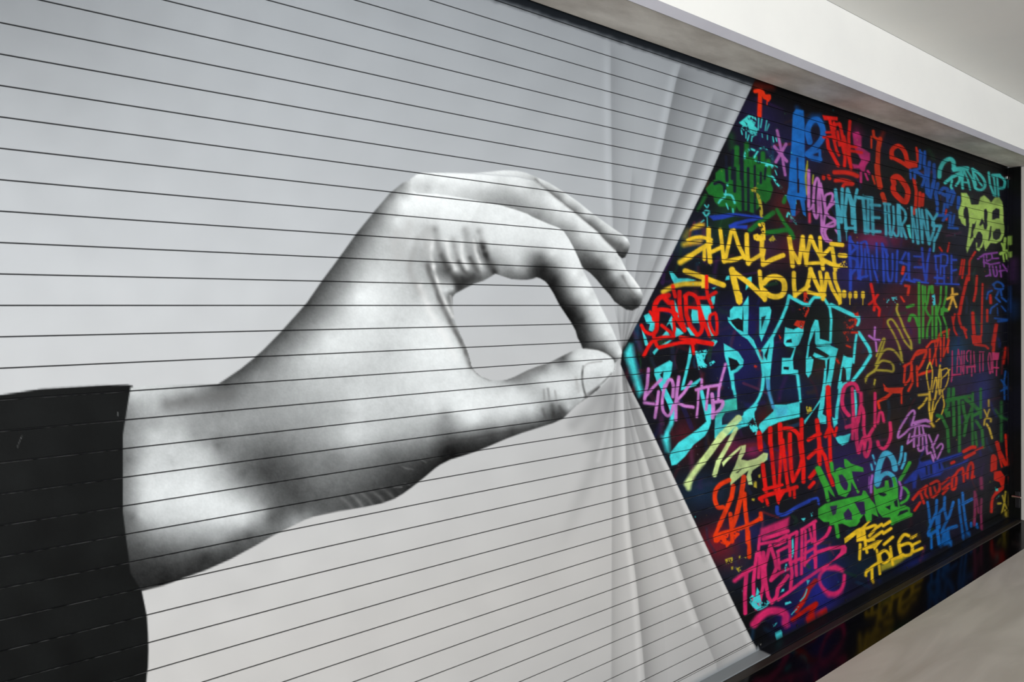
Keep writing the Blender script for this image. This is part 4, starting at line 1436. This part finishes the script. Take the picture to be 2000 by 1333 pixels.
OLD = [(58,26,84),(30,34,104),(96,26,34),(24,58,88),(28,70,40),(92,40,70),(70,44,24),(36,40,66)]
for _ in range(340):
    px = rng.uniform(1230, 1965); top = np.interp(px, [1230, 1474, 1968], [640, 165, 340]); bot = np.interp(px, [1230, 1474, 1968], [700, 1250, 1010])
    py = rng.uniform(top, bot); sc_ = max(0.25, 1 - px / VX) * 2.0; ln = rng.uniform(14, 60) * sc_
    an = rng.choice([1.5, 1.6, 1.2, 0.3, -0.2, 2.0]) + rng.normal(0, 0.12)
    p_ = np.array([(px, py), (px + ln * .5 * math.cos(an) + rng.normal(0, 3), py + ln * .5 * math.sin(an)), (px + ln * math.cos(an), py + ln * math.sin(an))])
    ww, a = stroke_a(catmull(p_), rng.uniform(3, 9) * sc_, rng.choice([0.9, 1.6, 4.0]))
    if ww is not None: spray(ww, a * rng.uniform(.25, .75), np.array(OLD[rng.integers(len(OLD))], np.float32), None)
tag, col, hid, count = None, None, None, {}
for line in INK.strip().splitlines():
    if line[0] == '#':
        nm, lab, c = line[1:].split('|')
        NAMES.append(('graffiti_lettering', lab)); tag = hid = len(NAMES) - 1
        col = np.array([float(v) for v in c.split(',')], np.float32)
        continue
    if line[0] == '!':
        col = np.array([float(v) for v in line[1:].split(',')], np.float32)
        hid = GID if col.sum() < 160 else tag
        continue
    f = line.split(); ox, oy, s = TILES[int(f[0])]
    pts = np.array([[float(v) for v in q.split(',')] for q in f[2:]]) / s + np.array((ox, oy))
    spec = f[1].split(','); head = spec[0]; soft = float(spec[1]) if len(spec) > 1 else 0.8; al = float(spec[2]) if len(spec) > 2 else 1.0
    flake = '~' in head; head = head.replace('~', '')
    if head == 'P':
        w, a = fill_a(pts, soft)
    else:
        cur = head[0] == 'c'; wd = float(head.lstrip('c')) / s
        w, a = stroke_a(catmull(pts) if cur else pts, wd, soft)
        # faint overspray halo
        if soft < 3 and wd > 3 and w is not None:
            hw, ha = stroke_a(catmull(pts) if cur else pts, wd + 3.0, 2.6)
            spray(hw, ha * 0.16, col, None)
    if w is None: continue
    if flake: a = a * np.clip((FLAKE[w] + 0.55) * 3.0, 0, 1)
    spray(w, a * al, col, hid)

# scattered flecks where old paint flaked off
for _ in range(420):
    px = rng.uniform(1240, 1960); py = rng.uniform(200, 1240)
    c = [(70,205,210),(190,170,60),(190,50,30),(150,140,150),(60,130,60)][rng.integers(5)]
    ww = window(np.array([(px, py)]), 3)
    a = cover(np.hypot(xx[ww] - px, (yy[ww] - py) * rng.uniform(.5, 1)) - rng.uniform(.2, 1.0), 0.7)
    spray(ww, a * rng.uniform(.3, .9), np.array(c, np.float32), None)
canvas = np.clip(canvas, 0, 255)
LIN = lin(canvas)

def sample(px, py):
    """bilinear colour of the sheet"""
    x = np.clip(np.asarray(px) - OX, 0, W - 1.001); y = np.clip(np.asarray(py) - OY, 0, H - 1.001)
    x0, y0 = x.astype(int), y.astype(int); fx, fy = (x - x0)[:, None], (y - y0)[:, None]
    return ((LIN[y0, x0] * (1 - fx) + LIN[y0, x0 + 1] * fx) * (1 - fy) + (LIN[y0 + 1, x0] * (1 - fx) + LIN[y0 + 1, x0 + 1] * fx) * fy).astype(np.float32)

# ------------------------------------------------------------------ the roller shutter
shutter = bpy.data.objects.new('roller_shutter', None); sc.collection.objects.link(shutter)
shutter.location = (0, 0, 0)
shutter['label'] = 'wide slatted roller shutter painted with a grey pinching hand and colourful graffiti'
shutter['category'] = 'roller shutter'

cols_px = np.concatenate([np.arange(-300, 1200, 2.2), np.arange(1200, 1968, 1.25), [1968.0]])
colX = np.concatenate([np.linspace(-18 * P, float(px_to_X(-300)), 14)[:-1], px_to_X(cols_px)])
colS = np.concatenate([np.full(13, -300.0), cols_px])
rows = []                                   # idx, depth, darken
inner = np.linspace(0.036, 0.966, 20)
for k in range(-17, 23):
    rows += [(k + 0.0, 0.075, 0.06), (k + 0.017, 0.075, 0.06), (k + 0.0175, 0.016, 0.5), (k + 0.036, 0.0, 1.0)]
    rows += [(k + t, 0.0, 1.0) for t in inner[1:]]
    rows += [(k + 0.982, 0.016, 0.5), (k + 0.9825, 0.075, 0.06)]
rows.append((23.0, 0.075, 0.06))
rows = np.array(rows)
R, C = len(rows), len(colX)
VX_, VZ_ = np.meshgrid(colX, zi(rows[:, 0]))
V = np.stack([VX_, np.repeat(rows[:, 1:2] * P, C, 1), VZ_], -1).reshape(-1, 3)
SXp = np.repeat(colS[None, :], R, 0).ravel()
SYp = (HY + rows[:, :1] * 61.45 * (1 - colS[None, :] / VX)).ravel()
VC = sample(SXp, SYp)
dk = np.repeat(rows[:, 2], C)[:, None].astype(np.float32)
pale_edge = np.repeat((np.abs(rows[:, 1] - 0.016) < 1e-6) & (np.abs((rows[:, 0] % 1) - 0.0175) < 1e-4), C)  # paler grey line along the slat edge just below each groove
VC = VC * dk + pale_edge[:, None] * (0.035 + 0.03 * N6[np.clip((SYp - OY).astype(int), 0, H - 1), np.clip((SXp - OX).astype(int), 0, W - 1)][:, None].clip(-1, 1.5)).astype(np.float32) + (1 - dk) * np.array((0.012, 0.012, 0.013), np.float32) * (dk < 0.3)
r_, c_ = np.meshgrid(np.arange(R - 1), np.arange(C - 1), indexing='ij')
q0 = (r_ * C + c_).ravel()
Q = np.stack([q0, q0 + C, q0 + C + 1, q0 + 1], -1)
cx_ = np.clip((0.5 * (SXp[Q[:, 0]] + SXp[Q[:, 2]]) - OX).astype(int), 0, W - 1)
cy_ = np.clip((0.5 * (SYp[Q[:, 0]] + SYp[Q[:, 2]]) - OY).astype(int), 0, H - 1)
FID = ident[cy_, cx_]
for k, (nm, lab) in enumerate(NAMES):
    sel = np.nonzero(FID == k)[0]
    if len(sel) < 12: continue
    u, inv = np.unique(Q[sel], return_inverse=True)
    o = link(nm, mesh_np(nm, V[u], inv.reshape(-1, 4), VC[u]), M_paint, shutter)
    o['label'] = lab

# bottom bar: lip, recessed joint, face and foot flange
bcol = np.concatenate([[-18 * P], px_to_X(np.arange(-300, 1968, 4.0)), [X_END]])
bpx = np.concatenate([[-300.0], np.arange(-300, 1968, 4.0), [1968.0]])
prof = [(0.075, 23.0), (0.075, 23.018), (-0.02, 23.02), (-0.02, 23.085), (0.06, 23.087), (0.06, 23.110), (-0.04, 23.112), (-0.04, 23.40), (-0.04, 23.79), (-0.82, 23.79), (-0.86, 23.80), (-0.86, 23.868), (0.3, 23.868)]
bv, bc, bq = [], [], []
for y_, i_ in prof:
    for X_, p_ in zip(bcol, bpx):
        bv.append((X_, y_ * P, float(zi(min(i_, 23.868)))))
n = len(bcol)
bv = np.array(bv); pi = np.repeat([p[1] for p in prof], n); py_ = np.repeat([p[0] for p in prof], n)
bX = np.tile(bpx, len(prof))
bc = sample(bX, HY + np.minimum(pi, 23.72) * 61.45 * (1 - bX / VX))
white = (np.tile(bcol, len(prof)) < px_to_X(1483) + np.clip(-py_, 0, 1) * 0.0 * P)
fl_ = pi > 23.75
bc[fl_] = np.where(white[fl_][:, None], lin((140, 144, 147)), lin((24, 25, 30)))
bc[(py_ > 0.05)] = 0.012
for r in range(len(prof) - 1):
    for c in range(n - 1):
        a_ = r * n + c; bq.append((a_, a_ + n, a_ + n + 1, a_ + 1))
bar = link('bottom_bar', mesh_np('bottom_bar', bv, np.array(bq), bc), M_paint, shutter)
bar['label'] = 'flanged bottom rail, pale grey on the left and black under the graffiti'
for spx, sid in ((1484, 23.45), (1555, 23.45), (1650, 23.45), (1770, 23.45)):
    bm = bmesh.new(); cyl_bm(bm, float(px_to_X(spx)), -0.075 * P, float(zi(sid)), 0.085 * P, 0.07 * P, 16)
    s = done('screw', bm, M_steel if spx < 1500 else M_black, bar, 0.01 * P)

# guide rail at the right, with overspray on its faces
gx0, gx1 = X_END + 0.02 * P, X_JAMB - 0.004
zs = np.linspace(0.002, H_SOF - 0.004, 420)
prof = [(gx1, 0.30), (gx0, 0.30), (gx0, -0.16), (gx0 - 0.05 * P, -0.17), (gx0 - 0.05 * P, -0.24), (gx0, -0.25), (gx0, -0.50), (gx0 - 0.04 * P, -0.51), (gx0 - 0.04 * P, -0.56), (gx0, -0.57), (gx0, -1.20), (gx1, -1.20)]
pv = []
for x_, y_ in prof:
    for z_ in zs: pv.append((x_, y_ * P, z_))
pv = np.array(pv); n = len(zs); pq = []
for r in range(len(prof) - 1):
    for c in range(n - 1):
        a_ = r * n + c; pq.append((a_, a_ + 1, a_ + n + 1, a_ + n))
gpx, gpy = project(pv[:, 0], pv[:, 1], pv[:, 2])
gc = sample(gpx, gpy) * 0.75 + 0.002
rail = link('guide_rail', mesh_np('guide_rail', pv, np.array(pq), gc), M_paint, shutter)
rail['label'] = 'black vertical guide rail with stray spray paint'
# slide bolt low on the rail and an added steel block standing in for the glint at its head
bm = bmesh.new()
zb = EYE - (963 - HY) * 79.0 * P / F_PX
box_bm(bm, gx0 - 0.18 * P, gx0 + 0.02, -1.16 * P, -0.72 * P, zb - 0.9 * P, zb + 0.9 * P)
bolt = done('slide_bolt', bm, M_black, shutter, 0.03 * P)
bm = bmesh.new(); cyl_bm(bm, gx0 - 0.26 * P, -0.92 * P, zb + 0.3 * P, 0.16 * P, 0.9 * P, 16, 'Y')
done('bolt_knob', bm, M_steel, bolt, 0.02 * P)
bm = bmesh.new(); zt = EYE + (HY - 348) * 76.5 * P / F_PX
box_bm(bm, X_END - 1.05 * P, X_END - 0.1 * P, -0.30 * P, -0.02 * P, zt - 0.16 * P, zt + 0.16 * P)
glint = done('glint_block', bm, M_steel, shutter, 0.04 * P); glint['label'] = 'small added metal block standing in for a glint at the top of the rail'
